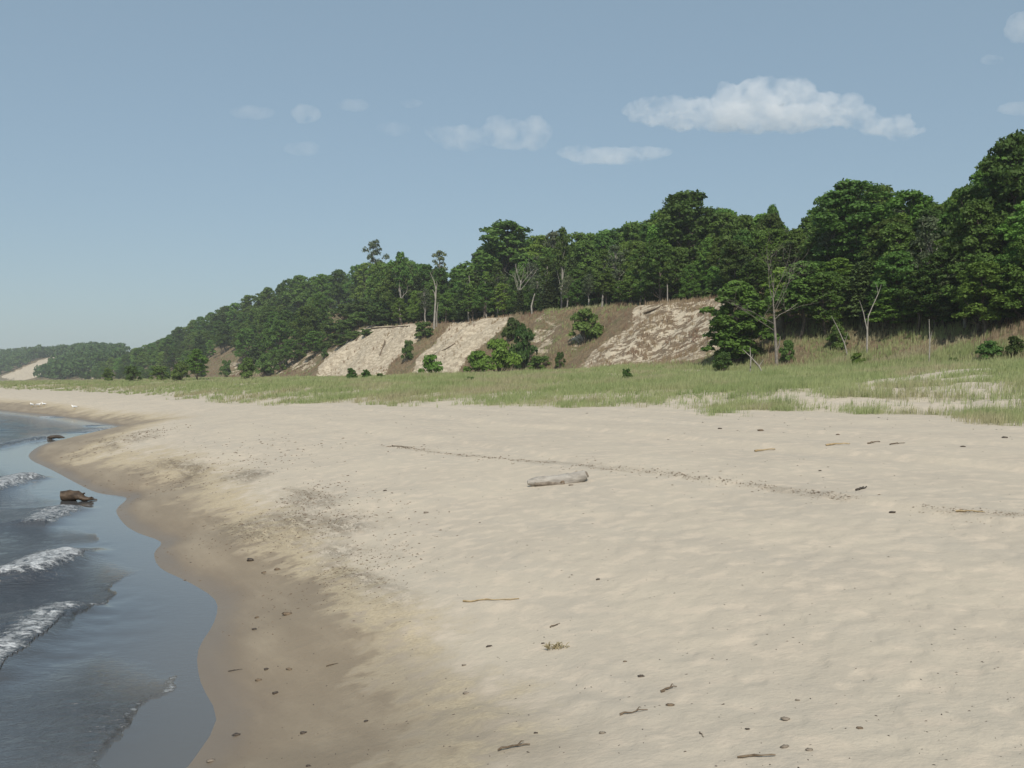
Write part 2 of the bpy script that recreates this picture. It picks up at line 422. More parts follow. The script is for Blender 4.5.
LIT = [wpoly(p) for p in ([(285, 488), (330, 490), (332, 506), (292, 506)], [(262, 515), (320, 513), (365, 515), (385, 526), (340, 535), (275, 530)],
       [(315, 548), (370, 545), (420, 565), (405, 600), (350, 590), (318, 570)], [(140, 455), (210, 462), (285, 470), (250, 482), (170, 476)],
       [(95, 440), (150, 430), (160, 437), (110, 452)], [(200, 520), (250, 520), (300, 545), (240, 540)])]
WRACK = densify(wpoly([(390, 446), (440, 453), (520, 460), (590, 466), (650, 472), (720, 480), (790, 490), (860, 499), (940, 508), (1023, 516)]), 2)
DAMP = wpoly([(370, 640), (430, 660), (470, 695), (580, 735), (560, 767), (380, 767)])

def blur_in(x, y, polys, soft):
    o = np.zeros(x.shape)
    for P in polys:
        P = np.asarray(P); ins = inpoly(x, y, P)
        cx, cy = P.mean(0); rad = np.hypot(*(P-[cx, cy]).T).max()+soft*2
        sel = np.hypot(x-cx, y-cy) < rad
        if not sel.any(): continue
        d, _ = pdist(x[sel], y[sel], np.vstack([P, P[:1]]))
        sd = np.where(ins[sel], d, -d)
        o[sel] = np.maximum(o[sel], sstep(-soft, soft, sd))
    return o

def ground_attrs(x, y, A):
    dw, _ = pdist(x, y, WETL); dw = np.where(inpoly(x, y, WETP), dw, -dw)
    s_ = 1/np.clip(A['r']/14, 1, 2.2)
    at_ = {'dw': dw*s_, 'ds': A['ds']}
    at_['damp'] = blur_in(x, y, [DAMP], .5)
    lit = blur_in(x, y, LIT, .55)*np.clip(.66+1.3*fbm(A['u']/.5, A['v']/2.2, 3, 74), 0, 1)
    dl, _ = pdist(x, y, WRACK)
    lit = np.maximum(lit, sstep(.20, .03, dl+0.14*fbm(x/1.5, y/1.5, 2, 71))*np.clip(.38+1.1*fbm(x/2.2, y/2.2, 2, 73), 0.04, .4))
    at_['litter'] = lit
    df, dg, t, w = A['df'], A['dg'], A['t'], A['w']
    gm = grass_density(x, y, A)
    at_['veg'] = np.clip(gm*1.1, 0, 1)*.9
    at_['slope'] = sstep(-2.5, 1.5, df+1.5*fbm(x/6, y/6, 2, 77))
    wa = 1.6+4.5*sstep(300, 700, A['r']); b = blur_in(x+wa*fbm(x/4, y/4, 3, 75), y+wa*fbm(x/4+7, y/4, 3, 76), BAREW, 1.6); hb = blur_in(x, y, HALFW, 2.0)*.45
    at_['bare'] = np.maximum(b, hb)*sstep(w+14, w+5, df)
    at_['tuss'] = np.maximum(.42+.0*b, blur_in(x, y, [BAREW[2]], 3.0)*.95)
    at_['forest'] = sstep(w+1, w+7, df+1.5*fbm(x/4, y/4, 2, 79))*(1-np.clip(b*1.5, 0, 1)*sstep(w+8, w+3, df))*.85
    return at_

SPARSE = wpoly([(600, 406), (700, 398), (800, 392), (880, 378), (1023, 366), (1023, 404), (880, 404), (800, 408), (700, 416), (610, 416)])
STRIP = wpoly([(800, 399), (870, 399), (940, 403), (1023, 400), (1023, 412), (940, 415), (880, 406), (800, 403)])
PATCH = [wpoly(p) for p in ([(690, 409), (740, 400), (800, 405), (905, 408), (890, 414), (800, 416), (720, 416)], [(955, 413), (1023, 409), (1023, 426), (985, 424)])]
def grass_density(x, y, A):
    dg, df = A['dg'], A['df']
    n = fbm(x/3.2, y/3.2, 3, 81)
    g = sstep(-.05, .35, n*1.2+(dg-.2)/4.5)
    g = g*sstep(-1.5, .5, dg)*(1-.82*sstep(12, 0, dg)*sstep(.25, -.10, fbm(x/1.3, y/1.3, 3, 89)))
    sp = blur_in(x, y, [SPARSE], 1.5)
    g = g*(1-.9*sp*sstep(.36, .02, fbm(x/2.0, y/2.0, 3, 83)))
    g = g*(1-.95*blur_in(x, y, [STRIP], .7))
    g = np.maximum(g, blur_in(x, y, PATCH, .8)*sstep(-.25, .2, n))
    return g*sstep(3, -2, df)

def polar(a0, a1, na, r0, r1, nr):
    a = np.radians(np.linspace(a0, a1, na)); r = np.exp(np.linspace(math.log(r0), math.log(r1), nr))
    Rr, Aa = np.meshgrid(r, a, indexing='ij')
    return np.stack([Rr*np.sin(Aa), Rr*np.cos(Aa)], -1), nr, na

def grid_faces(nr, na, close=False):
    i = np.arange(nr-1)[:, None]*na; j = np.arange(na-1)[None, :]
    return np.stack([i+j, i+j+1, i+na+j+1, i+na+j], -1).reshape(-1, 4)

def build_ground():
    # angular steps: fine ahead, coarse behind
    ang = np.concatenate([np.linspace(-180, -42, 90)[:-1], np.linspace(-42, 42, 760), np.linspace(42, 180, 90)[1:]])
    a = np.radians(ang); r = np.concatenate([[0.3, 1.0, 1.8], np.exp(np.linspace(math.log(2.6), math.log(1850), 760))])
    Rr, Aa = np.meshgrid(r, a, indexing='ij'); x = (Rr*np.sin(Aa)).ravel(); y = (Rr*np.cos(Aa)).ravel()
    h, A = land(x, y, True)
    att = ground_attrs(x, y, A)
    v = np.stack([x, y, h], 1); f = grid_faces(len(r), len(a))
    # the cap under the camera
    dgf = A['dg'][f].mean(1); dff = A['df'][f].mean(1)
    parts = [('sand_beach', dgf <= 0), ('grassy_foredune', (dgf > 0) & (dff <= 0)), ('dune_hills', dff > 0)]
    for name, m in parts:
        ff = f[m]; used = np.unique(ff); mp = np.full(len(v), -1); mp[used] = np.arange(len(used))
        faces = [mp[ff]]
        vv = v[used]; aa = {k: q[used] for k, q in att.items()}
        if name == 'sand_beach':
            cz = gz(0., 0.)
            vv = np.vstack([vv, [0, 0, cz]]); aa = {k: np.append(q, q[0]) for k, q in aa.items()}
            n = len(a); c = len(vv)-1
            faces.append(np.array([[mp[j+1], mp[j], c] for j in range(n-1) if mp[j] >= 0 and mp[j+1] >= 0]))
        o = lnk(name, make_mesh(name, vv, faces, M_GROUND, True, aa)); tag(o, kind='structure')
    return

# ------------------------------------------------------------------ water
def build_water():
    ang = np.radians(np.concatenate([np.linspace(-180, -45, 60)[:-1], np.linspace(-45, -8, 620), np.linspace(-8, 0, 12)[1:]]))
    r = np.exp(np.linspace(math.log(4.0), math.log(1850), 760))
    Rr, Aa = np.meshgrid(r, ang, indexing='ij'); x = (Rr*np.sin(Aa)).ravel(); y = (Rr*np.cos(Aa)).ravel()
    h, A = land(x, y, True)
    u, v, rr = A['u'], A['v'], A['r']
    off = np.maximum(-A['ds'], 0)                       # distance out from the shoreline
    z = np.zeros(x.shape); foam = np.zeros(x.shape); turb = np.zeros(x.shape)
    far = sstep(400, 120, rr)
    wob = 1.2*fbm(u/7, v/7, 2, 91)
    z += sstep(1.0, 6, off)*(.055*np.sin((u+wob)*2*np.pi/3.6+.3*np.sin(v/5))+.035*fbm(u/.9, v/3.2, 3, 93))*far
    z += sstep(4, 14, off)*.12*np.sin((u+1.5*wob)*2*np.pi/7.5)*far*(.6+.6*fbm(u/20, v/14, 2, 95))
    z += sstep(3, 9, off)*.045*fbm(x/1.7, y/.8, 3, 108)*far
    z += sstep(.2, 1.5, off)*.010*fbm(x/.34, y/.26, 3, 97)*sstep(60, 20, rr)
    # breakers: (line, height, foam reach shoreward, foam reach seaward, foam)
    for pts, am, fs, fb, fo in (
        ([(-40, 690), (0, 658), (20, 643), (45, 624), (70, 612), (100, 604)], .10, .36, .6, .8),
        ([(-30, 585), (0, 580), (26, 577), (45, 572), (65, 560), (88, 548)], .18, .46, 1.3, .88),
        ([(-30, 494), (0, 488), (20, 481), (45, 477)], .20, .8, 1.3, .8),
        ([(30, 527), (48, 519), (62, 513), (74, 507)], .12, .6, 1.0, .75),
        ([(-30, 452), (0, 447), (30, 441), (58, 438)], .16, 1.0, 1.5, .55),
        ([(80, 433), (100, 430), (114, 428)], .06, .8, 1.2, .7),
        ([(40, 416.5), (56, 418)], .05, .8, 1.2, .8),
        ([(84, 425.5), (92, 426)], .05, .8, 1.2, .7)):
        P = densify(px0(pts), 3)
        s = np.linspace(0, 1, len(P))
        d, (tt,) = pdist(x, y, P, (s,))
        # side: shoreward positive, measured along the inland normal
        k = np.argmin(np.abs(x[:, None]-0), axis=1) if False else None
        cu, cv = P@CN, P@CD
        uc = np.interp(v, cv if cv[0] < cv[-1] else cv[::-1], cu if cv[0] < cv[-1] else cu[::-1])
        # fall back on perpendicular side from the nearest segment
        nx = np.gradient(P[:, 1]); ny = -np.gradient(P[:, 0])
        nn = np.hypot(nx, ny); nx, ny = nx/nn, ny/nn
        if (nx.mean()*CN[0]+ny.mean()*CN[1]) < 0: nx, ny = -nx, -ny
        if pts[0][1] > pts[-1][1] or True:
            # swash runs towards the camera side as well; pick the side facing the viewer
            if ny.mean() > 0 and abs(nx.mean()) < .8: nx, ny = -nx, -ny
        ix = np.clip((tt*(len(P)-1)).round().astype(int), 0, len(P)-1)
        side = (x-P[ix, 0])*nx[ix]+(y-P[ix, 1])*ny[ix]
        e = sstep(0, .12, tt)*sstep(1, .8, tt)
        sd = np.where(side > 0, d, -d)
        sd = sd+.10*fbm(x/.7, y/.7, 2, 99)
        z += am*e*np.where(sd > 0, np.exp(-(sd/.34)**2), np.exp(-(sd/.85)**2))*(1+.18*fbm(x/.3, y/.3, 2, 98))
        fm = np.where(sd > 0, sstep(fs, fs*.25, sd), sstep(-fb, -.1*fb, sd))
        foam = np.maximum(foam, fo*e*fm)
        turb = np.maximum(turb, e*sstep(-3.2, -.3, sd)*(sd < .2))
    # swash tongues: ruffled brown water with a thin lacy edge
    for lip, back in (
        ([(98, 800), (101, 768), (112, 748), (121, 733), (134, 716), (146, 703), (168, 694), (177, 688), (179, 672)], [(160, 664), (110, 648), (60, 660), (0, 684), (-60, 700), (-60, 800)]),
        ([(60, 640), (82, 616), (100, 606), (116, 594), (108, 588), (124, 577), (149, 571)], [(120, 561), (95, 552), (60, 552), (-60, 580), (-60, 660)]),
        ([(84, 546), (99, 540), (92, 532)], [(60, 526), (-20, 520), (-40, 556), (40, 556)])):
        Lp = densify(px0(lip), 3); Bk = np.asarray(px0(back)); P = np.vstack([Lp, Bk])
        wx = x+.07*fbm(x/.28, y/.28, 3, 105); wy = y+.10*fbm(x/.28+9, y/.28, 3, 106)
        m = inpoly(wx, wy, P); dl, _ = pdist(wx, wy, Lp); db, _ = pdist(wx, wy, np.vstack([Lp[-1:], Bk, Lp[:1]]))
        sd = np.where(m, dl, -dl)
        k = np.where(m, sstep(0, 1.6, db), 0)
        turb = np.maximum(turb, k*sstep(-.02, .08, sd)); z += .006*k*sstep(-.04, .14, sd)
        lace = sstep(.11, .02, np.abs(sd-.05))*sstep(-.3, .3, fbm(x/.7, y/.7, 2, 101))
        foam = np.maximum(foam, np.where(m, .62*lace*sstep(0, .3, db+.1), 0))
        foam = np.maximum(foam, np.where(m, .30*k*sstep(1.1, .1, dl)*sstep(.0, .4, fbm(x/.35, y/.2, 3, 103)), 0))
    z += turb*sstep(60, 20, rr)*.007*fbm(x/.30, y/.13, 3, 107)
    turb = np.maximum(turb, sstep(2.5, 7, off)*.35)
    depth = np.maximum(-h, 0)+.0
    v3 = np.stack([x, y, z], 1); f = grid_faces(len(r), len(ang))
    keep = (h[f].min(1) < .12)
    f = f[keep]; used = np.unique(f); mp = np.full(len(v3), -1); mp[used] = np.arange(len(used))
    me = make_mesh('lake_water', v3[used], [mp[f]], M_WATER, True, {'foam': foam[used], 'turb': turb[used], 'depth': depth[used]})
    tag(lnk('lake_water', me), kind='structure')

# ------------------------------------------------------------------ trees
def leaf_quads(c, nrm, size, g, mb):
    n = len(c)
    rv = g.normal(size=(n, 3)); t = np.cross(nrm, rv); t /= np.linalg.norm(t, axis=1)[:, None]+1e-9
    b = np.cross(nrm, t)
    s = size[:, None]
    v = np.stack([c-t*s, c-b*s*.62+nrm*s*.12, c+t*s, c+b*s*.62-nrm*s*.1], 1).reshape(-1, 3)
    f = np.arange(4*n).reshape(-1, 4)
    mb.add(v, f)

def clump(c, rad, n, size, g, mb, flat=.92):
    d = g.normal(size=(n, 3)); d /= np.linalg.norm(d, axis=1)[:, None]
    d[:, 2] = np.where(d[:, 2] < -.25, -d[:, 2]*.6, d[:, 2])
    rr = rad*(g.uniform(.35, 1.08, n)**.55)
    p = c+d*rr[:, None]*np.array([1, 1, flat])
    nn = d*.8+np.array([0, 0, .18])+g.normal(size=(n, 3))*.6
    nn /= np.linalg.norm(nn, axis=1)[:, None]
    leaf_quads(p, nn, size*g.uniform(.6, 1.3, n), g, mb)

def limb(mb, p0, p1, r0, r1, g, wig=.15, n=6, seg=5):
    t = np.linspace(0, 1, seg)[:, None]
    L = np.linalg.norm(np.asarray(p1)-p0)
    pts = np.asarray(p0)*(1-t)+np.asarray(p1)*t
    pts[1:-1] += g.normal(size=(seg-2, 3))*wig*L*.25
    mb.tube(pts, r0+(r1-r0)*t[:, 0], n)
    return pts

def deciduous(seed, H=10.0, cw=3.2, base=.28, nclump=64, leaf=.20, mat=None, bark=None, per=320, lean=.3, sparse=1.0, tall=1.0, rads=(.5, 1.02)):
    g = np.random.default_rng(seed)
    tr = MB(); cr = MB()
    top = np.array([g.normal()*lean, g.normal()*lean, H*.86])
    k = np.linspace(0, 1, 8)[:, None]
    ax = k*top; ax[1:-1, :2] += g.normal(size=(6, 2))*.12
    tr.tube(ax, .17*(1-k[:, 0]*.85)+.015, 8, jit=.06)
    cz0 = H*base
    for i in range(nclump):
        # crown envelope: broad dome with an uneven edge
        q = (i+.5)/nclump
        z = cz0+(H-cz0)*(q**.8)
        f = (z-cz0)/(H-cz0)
        rmax = cw*(math.sin(math.pi*min(.97, .18+.80*f))**.7)*g.uniform(.55, 1.12)
        a = i*2.399+g.uniform(-.5, .5)
        rho = rmax*g.uniform(.35, 1.0)
        rc = g.uniform(*rads)*(1-.30*f)
        c = np.array([rho*math.cos(a), rho*math.sin(a), min(z, H-rc*.6)])+top*f*[.8, .8, 0]
        zt = max(cz0*.7, c[2]-g.uniform(.8, 2.2)*(.4+rho/cw))
        p0 = ax[int(np.clip(zt/top[2], 0, .95)*7)]
        if i % 2 == 0 or sparse < .7:
            limb(tr, p0, c, .055, .012, g)
        clump(c, rc, int(per*rc*rc*sparse), leaf, g, cr)
    return tr.mesh('trunk', bark or M_BARK), cr.mesh('crown', mat or M_OAK, False)

def conifer(seed, H=10.0, cw=2.2, leaf=.20, base=.12, mat=None, ragged=.35):
    g = np.random.default_rng(seed); tr = MB(); cr = MB()
    k = np.linspace(0, 1, 7)[:, None]; ax = k*np.array([g.normal()*.2, g.normal()*.2, H*.97])
    tr.tube(ax, .15*(1-k[:, 0]*.9)+.012, 7)
    z = H*base
    while z < H*.97:
        f = (z-H*base)/(H*(1-base)); rm = cw*(1-f)**.75*g.uniform(1-ragged, 1.1)+.25
        nb = max(4, int(6*(1-f)+3)); a0 = g.uniform(0, 6.28)
        for b in range(nb):
            a = a0+b*6.283/nb+g.uniform(-.3, .3); L = rm*g.uniform(.65, 1.1)
            d = np.array([math.cos(a), math.sin(a), 0.0]); p0 = np.array([ax[-1][0]*z/H, ax[-1][1]*z/H, z]); p1 = p0+d*L+[0, 0, L*.10-.12]
            tr.tube(np.stack([p0, (p0+p1)/2+[0, 0, -.05], p1]), [.035, .025, .01], 4, cap=False)
            n = int(14+40*L)
            s = g.uniform(.12, 1.05, n); w = (.18+.28*(1-s))*1.1
            c = p0+d*L*s[:, None]+g.normal(size=(n, 3))*w[:, None]*[1, 1, .38]
            nn = np.array([0, 0, 1])+g.normal(size=(n, 3))*.6+d*.4; nn /= np.linalg.norm(nn, axis=1)[:, None]
            leaf_quads(c, nn, leaf*g.uniform(.6, 1.2, n), g, cr)
        z += H*.05*g.uniform(.8, 1.25)*(1.1-.4*f)
    return tr.mesh('trunk', M_BARK), cr.mesh('crown', mat or M_PINE, False)

def shrub(seed, H=2.0, cw=1.6, nclump=30, leaf=.11, mat=None, per=170):
    g = np.random.default_rng(seed); tr = MB(); cr = MB()
    for i in range(nclump):
        a = i*2.399; f = g.uniform(.15, 1); rho = cw*math.sqrt(1-f*.75)*g.uniform(.15, .9)
        rc = g.uniform(.26, .5)
        c = np.array([rho*math.cos(a), rho*math.sin(a), max(.25, (H-rc*.5)*f)])
        limb(tr, np.array([rho*.12*math.cos(a), rho*.12*math.sin(a), -.1]), c, .03, .008, g, n=5, seg=4)
        clump(c, rc, int(per*rc*rc*4), leaf, g, cr, .85)
    return tr.mesh('stems', M_BARK), cr.mesh('foliage', mat or M_SHRUB, False)

def bare_branches(mb, p, d, L, r, depth, g, up=.25, spread=.55):
    n = 5; pts = [np.array(p, float)]; dd = np.array(d, float)
    for i in range(n-1):
        dd = dd+g.normal(size=3)*.10+np.array([0, 0, up*.12]); dd /= np.linalg.norm(dd); pts.append(pts[-1]+dd*L/(n-1))
    pts = np.array(pts); mb.tube(pts, np.linspace(r, r*.55, n), 6 if r > .04 else 4)
    if depth == 0: return
    for k in range(g.integers(2, 4) if depth > 1 else 3):
        q = pts[g.integers(2, n)]; nd = dd+g.normal(size=3)*spread; nd[2] = abs(nd[2])*.8+.15; nd /= np.linalg.norm(nd)
        bare_branches(mb, q, nd, L*g.uniform(.5, .8), r*.5, depth-1, g, up, spread)

def put_tree(name, parts, loc, rz, s, label, cat='tree', group=None, names=('trunk', 'crown')):
    t = lnk(name); t.location = loc; t.rotation_euler = (0, 0, rz); t.scale = s
    tag(t, label, cat, group)
    for n, me in zip(names, parts):
        if me is not None: lnk(n, me, t)
    return t

SIL = np.array([(-100, 372), (0, 358), (40, 347), (80, 350), (100, 352), (125, 347), (150, 343), (175, 330), (200, 316), (215, 306), (240, 297), (260, 285), (275, 271), (295, 270), (310, 275), (325, 266), (345, 263), (360, 262),
 (375, 262), (390, 258), (405, 255), (418, 264), (430, 262), (445, 262), (458, 262), (470, 250), (480, 236), (500, 223), (530, 223), (550, 225), (570, 233), (590, 229), (610, 225), (640, 212), (655, 200), (690, 194),
 (715, 205), (740, 215), (760, 211), (772, 212), (785, 226), (800, 228), (812, 206), (830, 189), (860, 183), (890, 184), (910, 195), (930, 201), (945, 202), (955, 188), (975, 180), (985, 166), (1000, 154), (1024, 138), (1150, 110), (1400, 90)])

def build_forest():
    oak = [deciduous(100+i, leaf=.155, cw=[3.0, 2.6, 3.4, 2.4][i], base=[.22, .3, .25, .35][i], mat=M_OAK) for i in range(4)]
    map_ = [deciduous(120+i, leaf=.15, cw=[2.8, 2.4, 3.0][i], base=[.12, .18, .2][i], mat=M_MAPLE, nclump=58) for i in range(3)]
    gry = [deciduous(140+i, leaf=.16, cw=2.3, base=.42, mat=M_GREY, sparse=.6, nclump=26, bark=M_PALE, rads=(.6, 1.0)) for i in range(2)]
    pin = [conifer(160+i, cw=[2.3, 2.0, 2.6][i], base=[.1, .2, .12][i]) for i in range(3)]
    shr = [shrub(180+i) for i in range(4)]+[shrub(190, mat=M_MAPLE)]
    kinds = {'oak_tree': oak, 'maple_tree': map_, 'cottonwood_tree': gry, 'pine_tree': pin}
    desc = {'oak_tree': 'dark broad oak', 'maple_tree': 'bright leafy maple', 'cottonwood_tree': 'thin grey-green cottonwood', 'pine_tree': 'dark narrow pine'}
    g = np.random.default_rng(5)
    # arc length along the dune foot
    seg = np.hypot(*np.diff(FOOT, axis=0).T); S = np.concatenate([[0], np.cumsum(seg)])
    def foot(s):
        x = np.interp(s, S, FOOT[:, 0]); y = np.interp(s, S, FOOT[:, 1])
        x2 = np.interp(s+3, S, FOOT[:, 0]); y2 = np.interp(s+3, S, FOOT[:, 1]); x1 = np.interp(s-3, S, FOOT[:, 0]); y1 = np.interp(s-3, S, FOOT[:, 1])
        d = np.array([x2-x1, y2-y1]); d /= np.hypot(*d)
        return np.array([x, y]), np.array([d[1], -d[0]]), np.interp(s, S, FT[:, 4])
    s0 = S[3]-6; s1 = S[18]+20
    cnt = 0
    zones = [(110, 'at the far end of the hill'), (175, 'on the lower far wooded slope'), (240, 'on the long left wooded slope'), (315, 'on the high slope left of bare sand'),
             (425, 'above the leftmost bare sand face'), (515, 'above the second bare sand face'), (585, 'above the brown gully'), (735, 'above the broad patchy sand face'),
             (810, 'behind the tall leafless tree'), (925, 'behind the pale forked snag'), (2000, 'at the right end of the woods')]
    rowname = ['at the front edge', 'behind the front trees', 'in mid wood', 'on the skyline']
    s = s0
    rows_done = []
    for row in range(7):
        s = s0+row*1.7
        while s < s1:
            P, N, w = foot(s)
            dist = math.hypot(*P)
            step = np.clip(dist*.034, 3.0, 13)*g.uniform(.75, 1.25)
            px = 512+FOC*P[0]/P[1] if P[1] > 5 else 1200
            open_face = 308 < px < 728
            right = px >= 728
            if open_face: D = w+(3.2 if px > 560 else .8)+[0, 3.2, 7, 11.5, 17, 23, 99][row]
            elif right: D = [11.5, 14.5, 18, 22, 27, 33, 99][row]
            else: D = [2.5, 8, 14, 20, 27, 35, 44][row]*(w/28)
            s += step*(1.0 if row else .8)
            if D > 90: continue
            X = P+N*(D+g.uniform(-1.2, 1.2))
            z = gz(*X)
            pxx = 512+FOC*X[0]/X[1] if X[1] > 5 else 1300
            if pxx > 1250 or pxx < 62: continue
            if not open_face and not right and pxx > 300 and D < (w+1 if pxx > 324 else w*.5): continue
            if not open_face and not right and pxx > 205 and (row == 0 or (row == 1 and g.random() < .55)): continue
            ysil = np.interp(pxx, SIL[:, 0], SIL[:, 1])
            ztop = CAMZ+(HZ-ysil)/FOC*X[1]
            Hmax = ztop-z
            if Hmax < 2.0: continue
            nrow = 6 if open_face else (6 if right else 7)
            q = row/(nrow-1)
            if q >= .78: Hh = Hmax*g.uniform(.86, 1.0)
            else: Hh = min(Hmax*.97, (5.5+8.5*q**.7)*g.uniform(.75, 1.2))
            if open_face and row == 0: Hh = min(Hmax*.8, g.uniform(3.5, 8.5))
            if not open_face and not right: Hh = min(Hmax*g.uniform(.88, 1.0), 17 if row >= 4 else g.uniform(7, 13) if row else g.uniform(2.5, 7))
            Hh = min(Hh, 17)
            if Hh < 2: continue
            r_ = g.random()
            if not open_face and not right: kind = 'oak_tree' if r_ < .52 else 'maple_tree' if r_ < .88 else 'pine_tree'
            elif right: kind = 'oak_tree' if r_ < .5 else 'maple_tree' if r_ < .8 else 'pine_tree' if r_ < .9 else 'cottonwood_tree'
            else: kind = 'oak_tree' if r_ < .56 else 'maple_tree' if r_ < .78 else 'pine_tree' if r_ < .87 else 'cottonwood_tree'
            vs = kinds[kind]; me = vs[g.integers(len(vs))]
            sx = Hh/10*g.uniform(.9, 1.2)*(1.25 if Hh < 8 else 1.0)*(1.2 if pxx < 320 else 1.0)
            zone = next(zn for lim, zn in zones if pxx < lim)
            rn = rowname[0] if row == 0 else rowname[3] if q >= .8 else rowname[1] if q < .45 else rowname[2]
            size = 'small ' if Hh < 6 else 'tall ' if Hh > 13 else ''
            lab = f"{size}{desc[kind]} {rn} {zone}"
            put_tree(kind, me, (X[0], X[1], z-.15), g.uniform(0, 6.28), (sx, sx, Hh/10), lab, 'tree', f"{kind.replace('_', ' ')}s {rn} {zone}")
            cnt += 1
    # undergrowth between the trunks
    for row, (D0, hh) in enumerate(((3.5, 2.2), (9, 3.2), (16, 4.2), (24, 5.0))):
        s = s0
        while s < S[15]:
            P, N, w = foot(s); dist = math.hypot(*P); s += np.clip(dist*.036, 2.6, 6)*g.uniform(.8, 1.2)
            px = 512+FOC*P[0]/P[1] if P[1] > 5 else 1200
            D = (w+(2.2 if px > 560 else 0) if 308 < px < 728 else 10)+D0+g.uniform(-1, 1)
            X = P+N*D; pxx = 512+FOC*X[0]/X[1] if X[1] > 5 else 1300
            if not 310 < pxx < 1200: continue
            zone = next(zn for lim, zn in zones if pxx < lim); H_ = hh*g.uniform(.7, 1.3)
            put_tree('shrub', shr[g.integers(4)], (X[0], X[1], gz(*X)-.1), g.uniform(0, 6.28), (H_*.8, H_*.8, H_/2), f"shaded undergrowth bush between the trunks {zone}", 'bush', f"undergrowth {zone}", ('stems', 'foliage'))
    print('FOREST', cnt)
    # ---- trees and bushes that stand out
    def tree_at(kind, me, bx, by, topy, label, width=None, group=None, cat='tree', extra=0, names=('trunk', 'crown'), rz=0.0, base=None):
        p = at(bx, by, extra) if base is None else base
        d = p[1]; Hh = CAMZ+(HZ-topy)/FOC*d-p[2]
        if Hh < .3: Hh = .3
        ref = 10.0 if names[0] == 'trunk' else 2.0
        sz = Hh/ref
        sx = sz if width is None else width/FOC*d/(5.4 if ref == 10 else 3.2)
        return put_tree(kind, me, (p[0], p[1], p[2]-.05), rz, (sx, sx, sz), label, cat, group, names)
    def on_crest(px, back, depth_hint):
        # a spot 'back' metres behind the crest seen in a given direction
        t = np.linspace(depth_hint*.7, depth_hint*2, 500); x = (px-512)/FOC*t
        h, A = land(x, t, True); k = np.nonzero(A['df'] > A['w']+back)[0]; k = k[0] if len(k) else 200
        return np.array([x[k], t[k], h[k]])
    tall = deciduous(301, cw=1.9, base=.52, nclump=20, leaf=.15, mat=M_GREY, bark=M_PALE, sparse=.75, rads=(.5, .85))
    tall2 = deciduous(302, cw=1.7, base=.55, nclump=16, leaf=.15, mat=M_GREY, bark=M_PALE, sparse=.7, rads=(.5, .85))
    birch = deciduous(303, cw=1.8, base=.5, nclump=24, leaf=.17, mat=M_OAK, bark=M_PALE, rads=(.55, .95))
    dense = deciduous(310, cw=2.9, base=.06, nclump=80, leaf=.21, mat=M_MAPLE, rads=(.6, 1.1), per=260)
    tree_at('cottonwood_tree', tall, 0, 0, 241, 'tall airy cottonwood standing above the canopy over the leftmost sand face', 34, base=on_crest(374, 12, 205))
    tree_at('birch_tree', birch, 0, 0, 253, 'slender birch with a long bare white trunk at the leftmost sand face rim', 32, base=on_crest(401, .3, 195), rz=1.)
    tree_at('cottonwood_tree', tall2, 0, 0, 251, 'pale cottonwood with feathery flat crown behind the broken white snag', 38, base=on_crest(440, 9, 180))
    tree_at('birch_tree', birch, 0, 0, 228, 'slim white-trunked birch in the woods above the brown gully', 30, base=on_crest(561, 1.5, 145), rz=2.6)
    tree_at('oak_tree', oak[2], 0, 0, 222, 'broad oak crowning the skyline above the second bare sand face', 84, base=on_crest(505, 12, 155))
    tree_at('oak_tree', oak[0], 0, 0, 193, 'great domed oak at the top of the woods over the broad patchy sand face', 78, base=on_crest(690, 9, 112), rz=.8)
    tree_at('oak_tree', oak[3], 0, 0, 206, 'twin-topped small oak poking above the skyline beside the great domed oak', 22, base=on_crest(771, 14, 95), rz=.3)
    tree_at('oak_tree', oak[2], 858, 345, 182, 'big round-topped oak behind the pale forked snag', 88, extra=14, rz=2.)
    tree_at('maple_tree', map_[2], 905, 345, 192, 'leafy maple right of the big round-topped oak', 74, extra=15, rz=3.)
    tree_at('oak_tree', oak[1], 1012, 345, 137, 'tallest dark oak rising at the right edge of the woods', 88, extra=15, rz=.5)
    tree_at('maple_tree', dense, 737, 370, 282, 'bushy bright green maple at the right end of the broad sand face', 70, extra=4, rz=1.2)
    tree_at('maple_tree', map_[1], 197, 381, 349, 'cone-shaped light green tree at the foot of the wooded slope', 26, extra=4)
    tree_at('pine_tree', pin[2], 965, 350, 240, 'dense layered pine at the right edge of the woods', 74, extra=9)
    tree_at('oak_tree', oak[0], 810, 350, 262, 'low spreading oak filling the gap behind the leafless tree', 66, extra=12, rz=4.)
    tree_at('maple_tree', map_[1], 838, 352, 258, 'drooping maple just left of the pale forked snag', 56, extra=10, rz=2.)
    tree_at('maple_tree', map_[0], 905, 342, 262, 'maple with low boughs right of the pale forked snag', 60, extra=11, rz=5.)
    for bx, by, ty, wd, me, ex, kind, lab in ((800, 352, 262, 62, oak[3], 3, 'oak_tree', 'shaded oak close behind the right boughs of the leafless tree'),
            (782, 350, 268, 52, map_[1], 5, 'maple_tree', 'maple filling the wood right behind the leafless trunk'),
            (826, 352, 275, 52, map_[2], 3, 'maple_tree', 'low maple between the leafless tree and the leaning sapling'),
            (760, 352, 262, 56, oak[1], 9, 'oak_tree', 'oak rising behind the bushy bright maple'),
            (895, 350, 285, 56, map_[0], 5, 'maple_tree', 'low-branched maple just right of the pale forked snag'),
            (935, 348, 268, 60, oak[2], 5, 'oak_tree', 'oak with low boughs behind the thin dead sapling'),
            (985, 346, 262, 66, map_[2], 5, 'maple_tree', 'spreading maple behind the wide green end bush')):
        tree_at(kind, me, bx, by, ty, lab, wd, extra=ex, rz=bx*.7)
